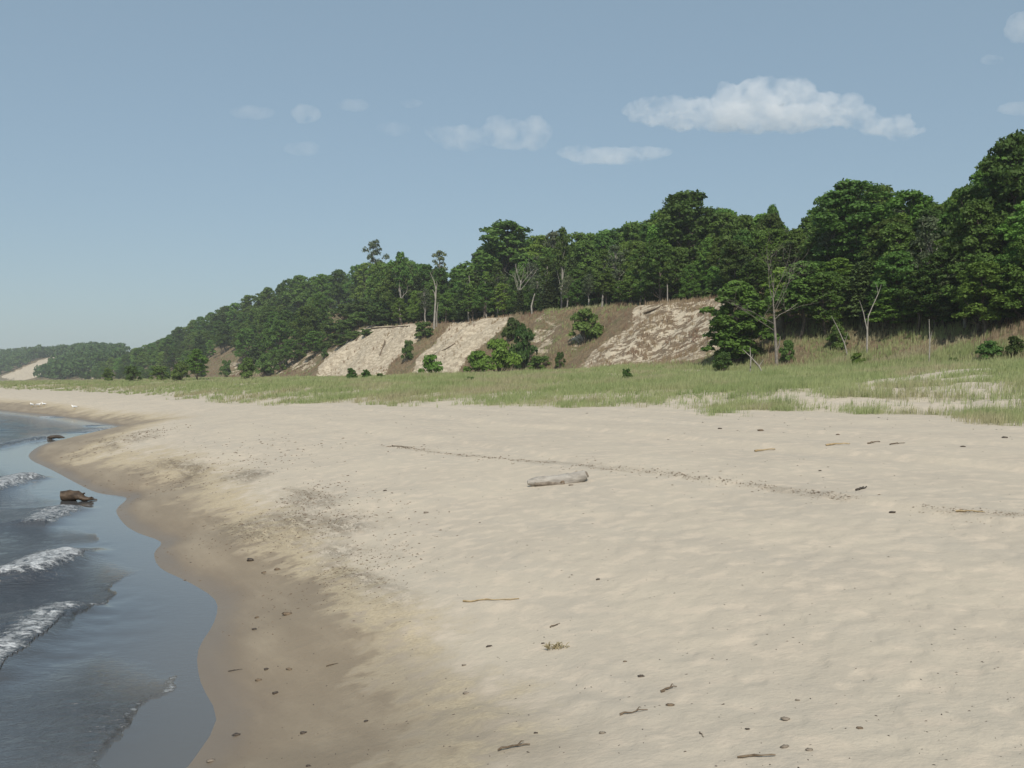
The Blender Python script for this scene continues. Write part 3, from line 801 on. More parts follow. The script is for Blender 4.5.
    slim = deciduous(320, cw=1.5, base=.5, nclump=18, leaf=.17, mat=M_OAK, bark=M_PALE, rads=(.5, .85))
    for px, bk, ty, ref in ((469, .5, 268, 'behind the left end of the second sand face rim'), (487, .2, 272, 'above the middle of the second sand face rim'), (497, 1.5, 262, 'above the right end of the second sand face rim'),
                            (545, .5, 258, 'left of the slim birch over the brown gully'), (602, .5, 250, 'over the bush on the rim above the brown slope'), (640, 1., 245, 'left of the broad sand face top'), (668, .5, 262, 'straight above the broad sand face top')):
        tree_at('birch_tree', slim, 0, 0, ty, f'thin pale-stemmed birch {ref}', None, base=on_crest(px, bk, 115 if px > 590 else 150), rz=px)
    # leafless trees
    def bare_tree(name, bx, by, topy, label, build, group=None, extra=0, base=None, rz=0, bark=None):
        p = at(bx, by, extra) if base is None else base
        Hh = CAMZ+(HZ-topy)/FOC*p[1]-p[2]
        mb = MB(); build(mb, Hh)
        o = lnk(name); tag(o, label, 'tree', group); o.location = (p[0], p[1], p[2]-.08)
        lnk('trunk', mb.mesh('trunk', bark or M_PALE), o); return o
    def b1(mb, H):
        gg = np.random.default_rng(9)
        mb.tube([(0, 0, 0), (-.08, 0, H*.2), (-.2, 0, H*.42), (-.3, .1, H*.6), (-.25, .1, H*.85)], [.15, .13, .09, .05, .015], 8)
        mb.tube([(-.08, 0, H*.17), (.18, 0, H*.23), (.30, .05, H*.31)], [.08, .06, .03], 6)
        for q, d, L in ((.42, (-1, -.3, .75), .22), (.36, (-1, 0, .7), .32), (.5, (.5, -.2, 1), .3), (.45, (.9, .1, .9), .3), (.6, (-.5, .2, 1), .3), (.55, (.3, -.5, 1.2), .28), (.65, (.5, 0, 1), .25), (.7, (-.3, -.3, 1), .25)):
            d = np.array(d)/np.linalg.norm(d)
            bare_branches(mb, (-.25, .03, H*q), d, H*L, .034, 3, gg, .1, .45)
    bare_tree('leafless_tree', 777, 368, 256, 'leafless grey tree with long slanting boughs at the dune foot', b1, extra=-1.5, bark=M_GREYBARK)
    def b2(mb, H):
        mb.tube([(0, 0, 0), (0, 0, H*.18), (.02, 0, H*.36)], [.085, .075, .07], 8)
        mb.tube([(.02, 0, H*.35), (-.18, 0, H*.5), (-.30, 0, H*.6), (-.62, 0, H*.76)], [.055, .045, .034, .015], 7)
        mb.tube([(.02, 0, H*.33), (.12, .05, H*.55), (.45, .05, H*.68), (.92, .05, H*.85)], [.052, .048, .038, .025], 7)
        mb.tube([(.92, .05, H*.85), (.85, .05, H*.93), (.68, .0, H)], [.03, .02, .01], 5)
        mb.tube([(.92, .05, H*.85), (1.08, .05, H*.92), (1.2, .1, H*.98)], [.03, .02, .01], 5)
    bare_tree('forked_snag', 867, 356, 282, 'bare white snag forked in a V before the dark woods', b2)
    def b3(mb, H):
        mb.tube([(0, 0, 0), (.15, 0, H*.25), (.3, 0, H*.5), (.42, 0, H*.72)], [.24, .20, .16, .12], 8)
        mb.tube([(.34, 0, H*.5), (.1, 0, H*.64), (-.3, 0, H*.70)], [.1, .08, .03], 6)
        mb.tube([(.4, 0, H*.7), (.0, 0, H*.85), (-.8, 0, H)], [.11, .08, .03], 6)
        mb.tube([(.42, 0, H*.7), (.6, 0, H*.78), (.5, .1, H*.86)], [.1, .06, .02], 6)
        mb.tube([(.5, .3, 0), (.55, .3, H*.3), (.8, .3, H*.48)], [.12, .1, .05], 6)
    bare_tree('broken_snag', 0, 0, 272, 'broken white dead tree with stub branches at the rim between sand faces', b3, base=on_crest(434, -2.5, 172))
    def b4(mb, H):
        gg = np.random.default_rng(19)
        mb.tube([(0, 0, 0), (.2, 0, H*.4), (.5, 0, H*.7)], [.15, .12, .07], 7)
        for k in range(6):
            d = np.array([gg.normal()*.6, gg.normal()*.3, 1]); d /= np.linalg.norm(d)
            bare_branches(mb, (.2+.05*k, 0, H*(.4+.05*k)), d, H*.4, .05, 1, gg, .2, .4)
    bare_tree('dead_tree', 0, 0, 264, 'bare dead tree with a fan of twigs above the dark gully bushes', b4, base=on_crest(518, 0.5, 152))
    def b5(mb, H): mb.tube([(0, 0, 0), (-.1, 0, H*.4), (.25, 0, H*.8), (.5, 0, H)], [.15, .14, .1, .07], 7)
    bare_tree('tree_stub', 0, 0, 293, 'short broken pale trunk standing at the brown gully rim', b5, base=on_crest(532, -1, 148))
    def b6(mb, H):
        mb.tube([(0, 0, 0), (.05, 0, H*.5), (0, 0, H)], [.05, .045, .02], 6)
        mb.tube([(.05, 0, H*.5), (.2, 0, H*.75)], [.03, .01], 5)
    bare_tree('dead_sapling', 929, 366, 318, 'thin dead sapling standing in the brown grass slope', b6)
    def b7(mb, H):
        mb.tube([(.5, 0, 0), (.2, 0, H*.35), (-.35, 0, H*.7), (-.9, 0, H)], [.06, .05, .035, .015], 6)
        mb.tube([(.2, 0, H*.35), (.5, 0, H*.6)], [.03, .01], 5)
    bare_tree('leaning_sapling', 842, 357, 315, 'leaning bare sapling left of the pale forked snag', b7)
    for bx, by, ty, lab in ((756, 374, 348, 'pale bent sapling stem at the shaded foot of the bushy maple'), (750, 374, 346, 'straight pale sapling stem under the bushy maple')):
        bare_tree('dead_sapling', bx, by, ty, lab, b7 if bx == 756 else b6)
    # bushes
    sn = ('stems', 'foliage')
    for i, (bx, by, ty, wd, mt, lab) in enumerate([
        (478, 374, 350, 36, 4, 'light green bush at the left end of the dark thicket'),
        (500, 374, 338, 44, 4, 'bright leafy bush in the middle of the dark thicket'),
        (522, 372, 325, 36, 2, 'tall dark bush at the right of the thicket'),
        (540, 371, 356, 30, 3, 'low rounded bush at the right foot of the thicket'),
        (587, 342, 310, 42, 2, 'round dark bush alone on the brown slope'),
        (431, 375, 354, 30, 4, 'light green bush between the two left sand faces'),
        (408, 362, 340, 16, 1, 'narrow bush on the ridge between the two left sand faces'),
        (424, 338, 322, 26, 3, 'bush hanging over the right rim of the leftmost sand face'),
        (352, 381, 368, 15, 2, 'small dark bush at the foot of the leftmost sand face'),
        (366, 380, 369, 13, 1, 'smaller bush right of the dark one at the leftmost sand face'),
        (325, 359, 348, 10, 2, 'tiny round bush on the left side of the leftmost sand face'),
        (380, 379, 373, 12, 3, 'low bush on the grass edge below the leftmost sand face'),
        (627, 383, 368, 15, 1, 'lone upright sapling bush in the green foredune grass'),
        (560, 368, 352, 14, 3, 'faded green bush at the foot of the brown gully'),
        (857, 369, 352, 20, 4, 'bright green bush below the pale forked snag'),
        (954, 367, 357, 16, 3, 'low dark bush in the grass left of the big end bush'),
        (990, 361, 340, 34, 1, 'wide green bush on the slope at the right end'),
        (1016, 356, 336, 26, 2, 'dark bush at the right edge of the slope'),
        (788, 363, 340, 20, 3, 'small bush at the foot of the leafless grey tree'),
        (838, 350, 325, 30, 0, 'pale green bush under the drooping maple'),
        (722, 372, 352, 26, 2, 'dark shaded bush under the left side of the bushy maple'),
        (265, 377, 354, 26, 1, 'rounded bush at the foot of the high wooded slope'),
        (247, 379, 358, 26, 0, 'wide bush left of the rounded slope-foot bush'),
        (280, 372, 352, 20, 3, 'bush above the rounded slope-foot bush'),
        (300, 360, 345, 16, 2, 'small bush near the left rim of the leftmost sand face'),
        (226, 378, 360, 16, 1, 'bush beside the small brown scar on the wooded slope'),
        (180, 381, 362, 22, 2, 'dark bush left of the cone-shaped light green tree'),
        (160, 381, 366, 24, 3, 'low bush at the base of the lower far slope'),
        (132, 382, 366, 22, 1, 'bush at the base of the far low woods'),
        (108, 382, 368, 16, 0, 'small bush at the far end of the woods'),
        (470, 382, 376, 14, 1, 'tiny bush at the grass edge below the second sand face'),
        (512, 340, 318, 24, 2, 'dark bush at the top of the thicket'),
        (655, 296, 284, 16, 3, 'bush on the rim left of the broad sand face top'),
        (700, 298, 286, 20, 1, 'bush on the rim above the broad sand face'),
        (610, 306, 292, 20, 0, 'bush on the rim over the brown slope'),
        ]):
        tree_at('shrub', shr[mt], bx, by, ty, lab, wd, cat='bush', names=sn, rz=i*1.3)
    # far headland woods: one distant mass
    g = np.random.default_rng(77); mb = MB()
    n = 0
    while n < 640:
        px = g.uniform(-60, 122); t = g.uniform(660, 1150); x = (px-512)/FOC*t
        h, A = land(np.array([x]), np.array([t]), True)
        if A['df'][0] < (10 if px < 48 else 4): continue
        if blur_in(np.array([x]), np.array([t]), [BAREW[3]], 9.0)[0] > .02: continue
        if inpoly(np.array([x]), np.array([t]), BAREW[3])[0] : continue
        H = g.uniform(9, 14); c0 = np.array([x, t, h[0]])
        for k in range(8):
            c = c0+[g.normal()*2.0, g.normal()*2.0, H*g.uniform(.08, .85)]
            clump(c, g.uniform(1.8, 2.9), 22, 1.1, g, mb)
        n += 1
    o = lnk('far_woods', mb.mesh('far_woods', M_FAR, False)); tag(o, 'hazy green woods covering the far headland', 'woods', kind='stuff')

# ------------------------------------------------------------------ grass
def grass_mesh(name, P, hgt, nb, wid, mat, g, lean=.35):
    n = len(P); B = n*nb
    base = np.repeat(P, nb, 0); hh = np.repeat(hgt, nb)*g.uniform(.55, 1.15, B); ww = np.repeat(wid, nb)*g.uniform(.7, 1.3, B)
    a = g.uniform(0, 2*np.pi, B); off = g.uniform(0, .16, B)
    base[:, 0] += np.cos(a)*off; base[:, 1] += np.sin(a)*off; base[:, 2] -= .03
    ln = g.uniform(.1, 1, B)*lean; wind = np.array([.12, .05])
    dx = np.cos(a)*ln+wind[0]; dy = np.sin(a)*ln+wind[1]
    fa = g.uniform(0, np.pi, B); tx, ty = np.cos(fa)*ww, np.sin(fa)*ww
    z0 = np.zeros(B)
    mid = base+np.stack([dx*hh*.35, dy*hh*.35, hh*.6], 1); tip = base+np.stack([dx*hh, dy*hh, hh*(1-.25*ln)], 1)
    T_ = np.stack([tx, ty, z0], 1)
    v = np.stack([base-T_, base+T_, mid+T_*.8, mid-T_*.8, tip], 1).reshape(-1, 3)
    i = np.arange(B)[:, None]*5
    return make_mesh(name, v, [i+np.array([0, 1, 2, 3]), i+np.array([3, 2, 4])], mat, True)

def build_grass():
    g = np.random.default_rng(31)
    def sample(n, r0, r1, a0=-30, a1=34, pw=.5):
        r = np.exp(g.uniform(math.log(r0), math.log(r1), n))
        a = np.radians(g.uniform(a0, a1, n)); return r*np.sin(a), r*np.cos(a)
    x, y = sample(420000, 24, 420)
    h, A = land(x, y, True); d = grass_density(x, y, A)
    k = g.random(len(x)) < d*(.50+.42*sstep(-.2, .35, fbm(x/1.1, y/1.1, 2, 211)))
    x, y, h = x[k], y[k], h[k]; r = np.hypot(x, y)
    dgk = A['dg'][k]
    hg = (.42+.14*fbm(x/6, y/6, 2, 201))*g.uniform(.7, 1.2, len(x))*(.75+.25*sstep(0, 6, dgk)); wd = .008*np.clip(r/45, .8, 5)
    print('GRASS', len(x))
    o = lnk('marram_grass', grass_mesh('marram_grass', np.stack([x, y, h], 1), hg, 5, wd, M_GRASS, g)); tag(o, 'green marram grass covering the low foredune', 'grass', kind='stuff')
    # dry brown grass on the dune face and slopes
    x, y = sample(260000, 50, 420)
    h, A = land(x, y, True); at_ = blur_in(x, y, BAREW, 2.0)
    at2 = blur_in(x, y, HALFW, 2.0)*.5
    d = sstep(-5, 0, A['df'])*sstep(A['w']+6, A['w'], A['df'])*(1-np.maximum(at_, at2))*np.clip(.55+.9*fbm(x/5, y/5, 3, 205), .1, 1)
    tu = blur_in(x, y, [BAREW[2]], 2.0)*.8+.2
    d = np.maximum(d, at_*tu*sstep(.02, .14, fbm(A['u']/.9, A['v']/2.2, 3, 209)))
    rim = np.exp(-((A['df']-A['w'])/1.8)**2)*sstep(90, 110, y); d = np.maximum(d, .6*rim*sstep(-.1, .2, fbm(x/2, y/2, 2, 213)))
    bare_ = at_
    k = g.random(len(x)) < d
    x, y, h = x[k], y[k], h[k]; r = np.hypot(x, y)
    print('DRY', len(x))
    green = fbm(x/7, y/7, 3, 207)+.5*sstep(2, -3, A['df'][k])+.75*sstep(100, 85, y)-.5*bare_[k]+.25*rng.uniform(-1, 1, len(x)) > .25
    P = np.stack([x, y, h], 1); hg = g.uniform(.35, .8, len(x)); wd = .012*np.clip(r/60, .8, 5)
    o = lnk('dry_grass', grass_mesh('dry_grass', P[~green], hg[~green], 5, wd[~green], M_DRYG, g)); tag(o, 'brown dry grass on the dune slopes', 'grass', kind='stuff')
    o = lnk('slope_grass', grass_mesh('slope_grass', P[green], hg[green], 5, wd[green], M_GRASS, g)); tag(o, 'green grass scattered on the dune slopes', 'grass', kind='stuff')

# ------------------------------------------------------------------ things on the beach
def thing(name, label, cat, me, loc, rz=0, group=None, s=1.0):
    o = lnk(name, me); o.location = loc; o.rotation_euler = (0, 0, rz); o.scale = (s, s, s); tag(o, label, cat, group); return o

def build_beach_things():
    g = np.random.default_rng(3)
    # grey log
    p = at(557, 485); L = 61/FOC*p[1]
    mb = MB(); q = np.linspace(0, 1, 14)
    zz = np.interp(q, [0, .15, .6, .75, 1], [.035, .05, .06, .085, .17])*L/1.0
    rr = np.interp(q, [0, .06, .15, .45, .7, .9, 1], [.035, .06, .085, .105, .11, .10, .075])*L
    pts = np.stack([(q-.5)*L*.96, .03*np.sin(q*5), zz], 1)
    mb.tube(pts, rr, 12, jit=.09)
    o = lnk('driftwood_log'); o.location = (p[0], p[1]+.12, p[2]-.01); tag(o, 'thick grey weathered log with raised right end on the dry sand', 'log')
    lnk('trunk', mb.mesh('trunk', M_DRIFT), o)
    kb = MB(); kb.blob((L*.10, -rr[8]*.82, zz[8]*.7), (.05*L, .03*L, .045*L), .25, seed=4); lnk('knot', kb.mesh('knot', M_TWIG), o)
    kb = MB(); kq = np.linspace(.12, .62, 9); kb.tube(np.stack([(kq-.5)*L*.96, -.62*np.interp(kq, q, rr)+.03*np.sin(kq*5), np.interp(kq, q, zz)-.28*np.interp(kq, q, rr)], 1), np.interp(kq, q, rr)*.52, 9, jit=.2); lnk('front_strip', kb.mesh('front_strip', M_CHIP), o)  # darker strip along the lower front of the log
    kb = MB(); kb.tube([(L*.49, .0, zz[-1]), (L*.515, 0, zz[-1]+.012)], [rr[-1]*.8, rr[-1]*.55], 10, jit=.1); lnk('cut_end', kb.mesh('cut_end', M_CHIP), o)
    # brown stump in the shallows
    d = CAMZ*FOC/(501-HZ); x0 = (77-512)/FOC*d; L = 35/FOC*d
    mb = MB(); q = np.linspace(0, 1, 9)
    mb.tube(np.stack([(q-.5)*L, .06*np.sin(q*6), np.interp(q, [0, .4, .55, .8, 1], [.13, .15, .13, .05, .08])*1.1], 1), np.interp(q, [0, .08, .4, .55, .8, 1], [.13, .165, .16, .13, .07, .045]), 9, jit=.3)
    o = lnk('driftwood_stump'); o.scale = (1, .9, .78); o.location = (x0, d, 0); o.rotation_euler = (0, 0, -.1); tag(o, 'wet brown driftwood stump lying in the shallow wash', 'driftwood')
    lnk('trunk', mb.mesh('trunk', M_WETWOOD), o)
    for a, b, r in (((.05, 0, .2), (.22, -.05, .26), .05), ((.22, -.05, .08), (.5*L, -.1, .15), .035), ((.15, .1, .1), (.4, .25, .02), .04)):
        mb = MB(); a = np.array(a); b = np.array(b); mb.tube(np.stack([a, (a+b)/2+[0, 0, -.02], b]), [r, r*.8, r*.4], 7, jit=.15); lnk('root', mb.mesh('root', M_WETWOOD), o)
    # dark log at the point
    d = CAMZ*FOC/(439.5-HZ); x0 = (56-512)/FOC*d; L = 18/FOC*d
    mb = MB(); q = np.linspace(0, 1, 7); mb.tube(np.stack([(q-.5)*L, .05*np.sin(q*4), .06+.05*np.sin(q*3)], 1), np.interp(q, [0, .2, .7, 1], [.05, .09, .08, .03]), 8, jit=.2)
    thing('driftwood_log', 'dark wet log at the water edge of the far sand point', 'log', mb.mesh('wet_log', M_DARKWOOD), (x0, d, 0.03), -.1)
    # sticks
    def stick(px0_, py0_, px1, py1, r, mat, label, name='stick', fork=False, lift=1.0):
        a = at(px0_, py0_); b = at(px1, py1); c = (a+b)/2; c[2] = gz(c[0], c[1])
        q = np.linspace(0, 1, 8)[:, None]; pts = a*(1-q)+b*q-c
        L = np.linalg.norm(b-a)
        for i in range(8): pts[i, 2] = gz(pts[i, 0]+c[0], pts[i, 1]+c[1])-c[2]+r*.75*lift
        pts[1:-1, :2] += g.normal(size=(6, 2))*L*(.006 if 'straight' in label else .025)
        r *= .72; pts[1:-1, 2] += np.abs(g.normal(size=6))*r*(.1 if 'straight' in label else .5)
        mb = MB(); mb.tube(pts, np.linspace(r, r*.45, 8)*g.uniform(.75, 1.2, 8), 7, jit=.2)
        if fork: mb.tube(np.stack([pts[4], pts[4]+[L*.12, L*.1, .02], pts[4]+[L*.2, L*.22, .01]]), [r*.6, r*.45, r*.2], 5)
        return thing(name, label, 'stick', mb.mesh(name, mat), tuple(c))
    stick(463, 602, 519, 599.5, .014, M_STICK, 'straight tan stick lying on the sand below the middle')
    stick(661, 693, 677, 688, .012, M_TWIG, 'short brown twig with knobbed ends near the lower middle', 'twig', True)
    stick(620, 716, 648, 711, .010, M_TWIG, 'thin crooked dark twig on pale sand below the knobbed twig', 'twig', True)
    stick(738, 759, 776, 757, .011, M_TWIG, 'long brown bark strip at the bottom of the beach', 'bark_strip')
    stick(498, 752, 530, 746, .012, M_TWIG, 'brown twig beside the damp patch at the bottom', 'twig', True)
    stick(550, 628, 560, 624, .009, M_TWIG, 'little slanted twig above the dry weed tuft', 'twig')
    stick(755, 452, 775, 450, .03, M_STICK, 'pale yellow stick far up the beach', 'stick')
    stick(826, 446, 850, 444.5, .028, M_STICK, 'reddish brown driftwood piece below the grass', 'driftwood_piece')
    stick(868, 444, 880, 442.5, .025, M_TWIG, 'dark driftwood piece right of the reddish one', 'driftwood_piece')
    stick(890, 445, 905, 443.5, .02, M_TWIG, 'thin brown stick right of the dark driftwood piece', 'stick')
    stick(956, 512, 985, 513, .016, M_STICK, 'light stick lying in the wrack line at the right', 'stick')
    stick(856, 491, 867, 488, .022, M_DARKWOOD, 'dark bent stick just above the wrack line', 'stick', True)
    stick(326, 667, 338, 664, .008, M_TWIG, 'thin dark twig on the wet sand edge', 'twig')
    stick(392, 446, 412, 448, .02, M_TWIG, 'brown stick at the left start of the wrack line', 'stick')
    stick(700, 733, 704, 738, .005, M_TWIG, 'fine leaning twig right of the crooked dark twig', 'twig')
    stick(228, 672, 242, 670, .007, M_DARKWOOD, 'dark twig lying on the wet sand', 'twig')
    # flat chips and chunks
    def chip(px, py, wpx, mat, label, name='bark_chip', hgt=.35, cat='bark'):
        wpx = wpx*(.72 if py < 480 else 1); p = at(px, py); w = wpx/FOC*p[1]*.5
        mb = MB(); mb.blob((0, 0, w*hgt*.6), (w, w*.6, w*hgt), .3, 9, 6, seed=int(px*7+py))
        return thing(name, label, cat, mb.mesh(name, mat), tuple(p), g.uniform(-.5, .5))
    chip(250, 561, 8, M_DARKWOOD, 'largest dark chunk of wood on the upper wet sand', 'wood_chunk', .45, 'driftwood')
    for px, py, w, mt, lab in (
        (277, 570, 7, M_TWIG, 'brown clod right of the largest dark wood chunk'), (264, 573, 5, M_TWIG, 'small clod between the wood chunk and the brown clod'),
        (602, 734, 7, M_CHIP, 'flat grey oval chip on the sand at the bottom middle'), (786, 720, 9, M_CHIP, 'grey-brown flat chip at the lower right'),
        (748, 730, 5, M_DARKWOOD, 'tiny dark chip left of the grey-brown flat chip'), (810, 751, 8, M_CHIP, 'pale flat chip near the bark strip'),
        (860, 729, 7, M_TWIG, 'slim brown chip alone at the lower right'), (798, 701, 5, M_CHIP, 'small chip above the grey-brown flat chip'),
        (785, 748, 9, M_CHIP, 'faint grey sliver above the bark strip'), (641, 677, 7, M_DARKWOOD, 'dark leaf-shaped chip above the knobbed twig'),
        (670, 706, 8, M_TWIG, 'brown chip just below the knobbed twig'), (625, 662, 4, M_TWIG, 'small round chip on pale sand above the dark leaf-shaped chip'),
        (489, 647, 6, M_DARKWOOD, 'black chip left of the dry weed tuft'), (543, 644, 4, M_DARKWOOD, 'tiny chip beside the dry weed tuft'),
        (598, 580, 5, M_DARKWOOD, 'small dark chip right of the tan stick'), (466, 694, 7, M_CHIP, 'grey chip above the damp patch'),
        (536, 734, 5, M_DARKWOOD, 'dark crumb in the damp patch'), (464, 666, 5, M_CHIP, 'grey pebble left of the dry weed tuft'),
        (236, 736, 8, M_DARKWOOD, 'black chip on the wet sand near the bottom'), (303, 734, 7, M_DARKWOOD, 'dark chip in the middle of the wet sand near the bottom'),
        (275, 694, 7, M_DARKWOOD, 'dark flake on the wet sand above the bottom chips'), (266, 670, 6, M_DARKWOOD, 'black flake on the middle wet sand'),
        (289, 670, 7, M_TWIG, 'brown flake right of the black flake'), (258, 681, 7, M_TWIG, 'brown sliver below the black flake'),
        (254, 630, 6, M_DARKWOOD, 'dark flake near the upper water edge sand'), (287, 615, 10, M_TWIG, 'longest brown flake on the wet sand'),
        (257, 618, 5, M_TWIG, 'tiny brown flake left of the longest flake'), (188, 628, 7, M_DARKWOOD, 'dark scrap lying in the wet sheen'),
        (141, 601, 5, M_DARKWOOD, 'small scrap floating in the shallow wash'), (300, 720, 0, None, ''), (308, 767, 6, M_DARKWOOD, 'dark chip at the very bottom of the wet sand'),
        (210, 762, 9, M_CHIP, 'grey-brown chip at the water edge bottom'), (366, 722, 5, M_DARKWOOD, 'small dark chip at the right side of the wet sand'),
        (863, 490, 0, None, ''), (893, 513, 7, M_DARKWOOD, 'dark bit under the wrack line'), (820, 471, 5, M_DARKWOOD, 'dark bit alone above the wrack line'),
        (720, 429, 6, M_DARKWOOD, 'dark scrap below the grass edge'), (760, 431, 9, M_TWIG, 'brown scrap right of the dark grass-edge scrap'),
        (838, 435, 6, M_TWIG, 'brown scrap above the reddish driftwood piece'), (963, 447, 7, M_DARKWOOD, 'dark scrap at the right of the upper beach'), (1005, 438, 8, M_DARKWOOD, 'dark scrap below the right grass patch'),
        (385, 491, 4, M_DARKWOOD, 'small dark bit on dry sand left of the grey log'), (426, 513, 5, M_CHIP, 'grey pebble on the dry sand below the grey log'), (571, 485.5, 5, M_CHIP, 'small chip under the raised end of the grey log')):
        if w: chip(px, py, w, mt, lab)
    # dry weed tuft
    p = at(556, 649); mb = MB()
    for k in range(46):
        a = g.uniform(0, 6.28); c = np.array([g.uniform(-.075, .075), g.uniform(-.03, .03), .0]); d = np.array([math.cos(a)*.05, math.sin(a)*.03, g.uniform(.015, .06)])
        mb.tube(np.stack([c, c+d*.6+[0, 0, .012], c+d]), [.0035, .003, .0015], 4, cap=False)
    thing('weed_tuft', 'tangled tuft of dry tan weed on the sand', 'weed', mb.mesh('weed_tuft', M_WEED), tuple(p))
    # dead branch and roots on the sand faces
    def hill_branch(pp, r, label, name='fallen_branch', fork=True):
        P = [at(a, b) for a, b in pp]; c = P[0].copy(); P = np.array(P)-c; P[:, 2] += r
        mb = MB(); mb.tube(densify(P, 3), np.linspace(r, r*.5, (len(P)-1)*3+1), 6, jit=.2)
        if fork:
            m = P[len(P)//2]; mb.tube(np.stack([m, m+[.5, -.1, .6], m+[.6, -.2, 1.3]]), [r*.6, r*.4, r*.15], 5)
        thing(name, label, 'branch', mb.mesh(name, M_TWIG), tuple(c))
    hill_branch([(380, 356), (383, 348), (385, 341)], .18, 'dead forked branch lying down the middle of the leftmost sand face')
    hill_branch([(371, 329), (390, 328), (408, 327)], .18, 'long fallen trunk along the rim of the leftmost sand face', 'fallen_log', False)
    hill_branch([(430, 357), (445, 350), (455, 344)], .13, 'fallen pole slanting across the second sand face', 'fallen_log', False)
    hill_branch([(356, 341), (360, 336), (365, 334)], .16, 'tangled dead roots at the left rim of the leftmost sand face', 'root_tangle')
    hill_branch([(644, 314), (655, 310), (666, 304)], .12, 'fallen dark pole on the rim of the broad sand face', 'fallen_log', False)
    # loose wrack: countless bits of bark and gravel
    g2 = np.random.default_rng(8)
    def bits(name, label, xs, ys, smin, smax, mat):
        zs = land(xs, ys); n = len(xs)
        s = g2.uniform(smin, smax, n)*np.clip(np.hypot(xs, ys)/12, .8, 3.0); a = g2.uniform(0, 3.14, n); el = g2.uniform(1, 3.5, n)
        ca, sa = np.cos(a), np.sin(a); Z = 0*ca
        ax = np.stack([ca, sa, Z], 1)*(s*el)[:, None]; ay = np.stack([-sa, ca, Z], 1)*s[:, None]; az = np.stack([Z, Z, s*g2.uniform(.4, 1, n)], 1)
        c = np.stack([xs, ys, zs], 1)
        v = np.stack([c-ax, c+ay, c+ax, c-ay, c+az+ax*.2], 1).reshape(-1, 3); i = np.arange(n)[:, None]*5
        f = np.concatenate([i+np.array(t) for t in ([0, 3, 4], [3, 2, 4], [2, 1, 4], [1, 0, 4])])
        tag(lnk(name, make_mesh(name, v, [f], mat, False)), label, 'debris', kind='stuff')
    xs, ys = [], []
    for P, n in zip(LIT, (220, 340, 520, 420, 200, 200)):
        P = np.asarray(P); c = P.mean(0); sp = P.std(0)
        q = c+g2.normal(size=(n, 2))*sp*.75; xs.append(q[:, 0]); ys.append(q[:, 1])
    bits('beach_litter', 'dark bits of bark and gravel drifted along the swash', np.concatenate(xs), np.concatenate(ys), .004, .011, M_TWIG)
    k = g2.uniform(0, 1, 1000); W = np.asarray(WRACK); sW = np.linspace(0, 1, len(W))
    q = np.stack([np.interp(k, sW, W[:, 0]), np.interp(k, sW, W[:, 1])], 1)
    q += g2.normal(size=q.shape)*np.where(g2.random(len(q)) < .75, .07, .35)[:, None]
    clump_ = fbm(q[:, 0]/1.2, q[:, 1]/1.2, 2, 301) > -.18
    q = q[clump_]
    bits('wrack_line', 'line of dark twigs and bark left along the beach', q[:, 0], q[:, 1], .004, .010, M_TWIG)
    # thin scatter everywhere on the beach
    n = 2600; r = np.exp(g2.uniform(math.log(4), math.log(45), n)); a = np.radians(g2.uniform(-24, 32, n)); x, y = r*np.sin(a), r*np.cos(a)
    _, A = land(x, y, True); k = (A['ds'] > .4) & (A['dg'] < -.5) & (g2.random(n) < np.where(A['ds'] < 6, .75, .28))
    bits('sand_specks', 'tiny dark specks scattered over the sand', x[k], y[k], .003, .008, M_DARKWOOD)

def build_gulls():
    w = simple('white_feathers', (0.72, 0.72, 0.70), (0.80, 0.80, 0.78), 10); gr = simple('grey_feathers', (0.30, 0.31, 0.33), (0.40, 0.41, 0.43), 10); yl = simple('yellow_bill', (0.5, 0.34, 0.05), (0.6, 0.42, 0.08), 10); bk = simple('black_feathers', (0.02, 0.02, 0.02), (0.04, 0.04, 0.04), 10)
    b = MB(); b.tube([(-.24, 0, .20), (-.18, 0, .205), (-.10, 0, .205), (0, 0, .20), (.09, 0, .205), (.14, 0, .235), (.165, 0, .275), (.185, 0, .305), (.21, 0, .31), (.235, 0, .305)],
           [.012, .03, .062, .08, .07, .048, .038, .042, .038, .012], 10); body = b.mesh('body', w)
    wg = []
    for s in (-1, 1):
        m = MB(); m.tube([(.08, s*.062, .225), (0, s*.074, .225), (-.12, s*.055, .22), (-.22, s*.03, .21)], [.03, .048, .035, .01], 8, flat=.35); wg.append(m.mesh('wing', gr))
    tp = MB(); tp.tube([(-.20, 0, .213), (-.26, 0, .208), (-.31, 0, .2)], [.022, .016, .004], 6, flat=.5); tip = tp.mesh('wing_tips', bk)
    bl = MB(); bl.tube([(.232, 0, .305), (.262, 0, .3), (.285, 0, .292)], [.011, .009, .003], 6); bill = bl.mesh('bill', yl)
    lg = []
    for s in (-1, 1):
        m = MB(); m.tube([(0, s*.025, .14), (-.005, s*.026, .07), (0, s*.026, .008)], [.009, .006, .006], 5); m.tube([(0, s*.026, .006), (.05, s*.03, .004)], [.01, .016], 5, flat=.3); lg.append(m.mesh('leg', yl))
    for px, py, rz, lab in ((32, 407, 2.6, 'leftmost white gull of the three standing by the distant water'), (38, 407, .3, 'middle white gull of the three standing by the distant water'), (44, 406.5, 2.9, 'rightmost gull of the three standing by the distant water'), (74.5, 409.5, 3.3, 'lone white gull standing right of the three gulls')):
        p = at(px, py); o = lnk('gull'); o.location = tuple(p); o.rotation_euler = (0, 0, rz); o.scale = (1.15,)*3; tag(o, lab, 'gull', 'gulls resting on the beach')
        lnk('body', body, o); [lnk('wing', q, o) for q in wg]; lnk('wing_tips', tip, o); lnk('bill', bill, o); [lnk('leg', q, o) for q in lg]

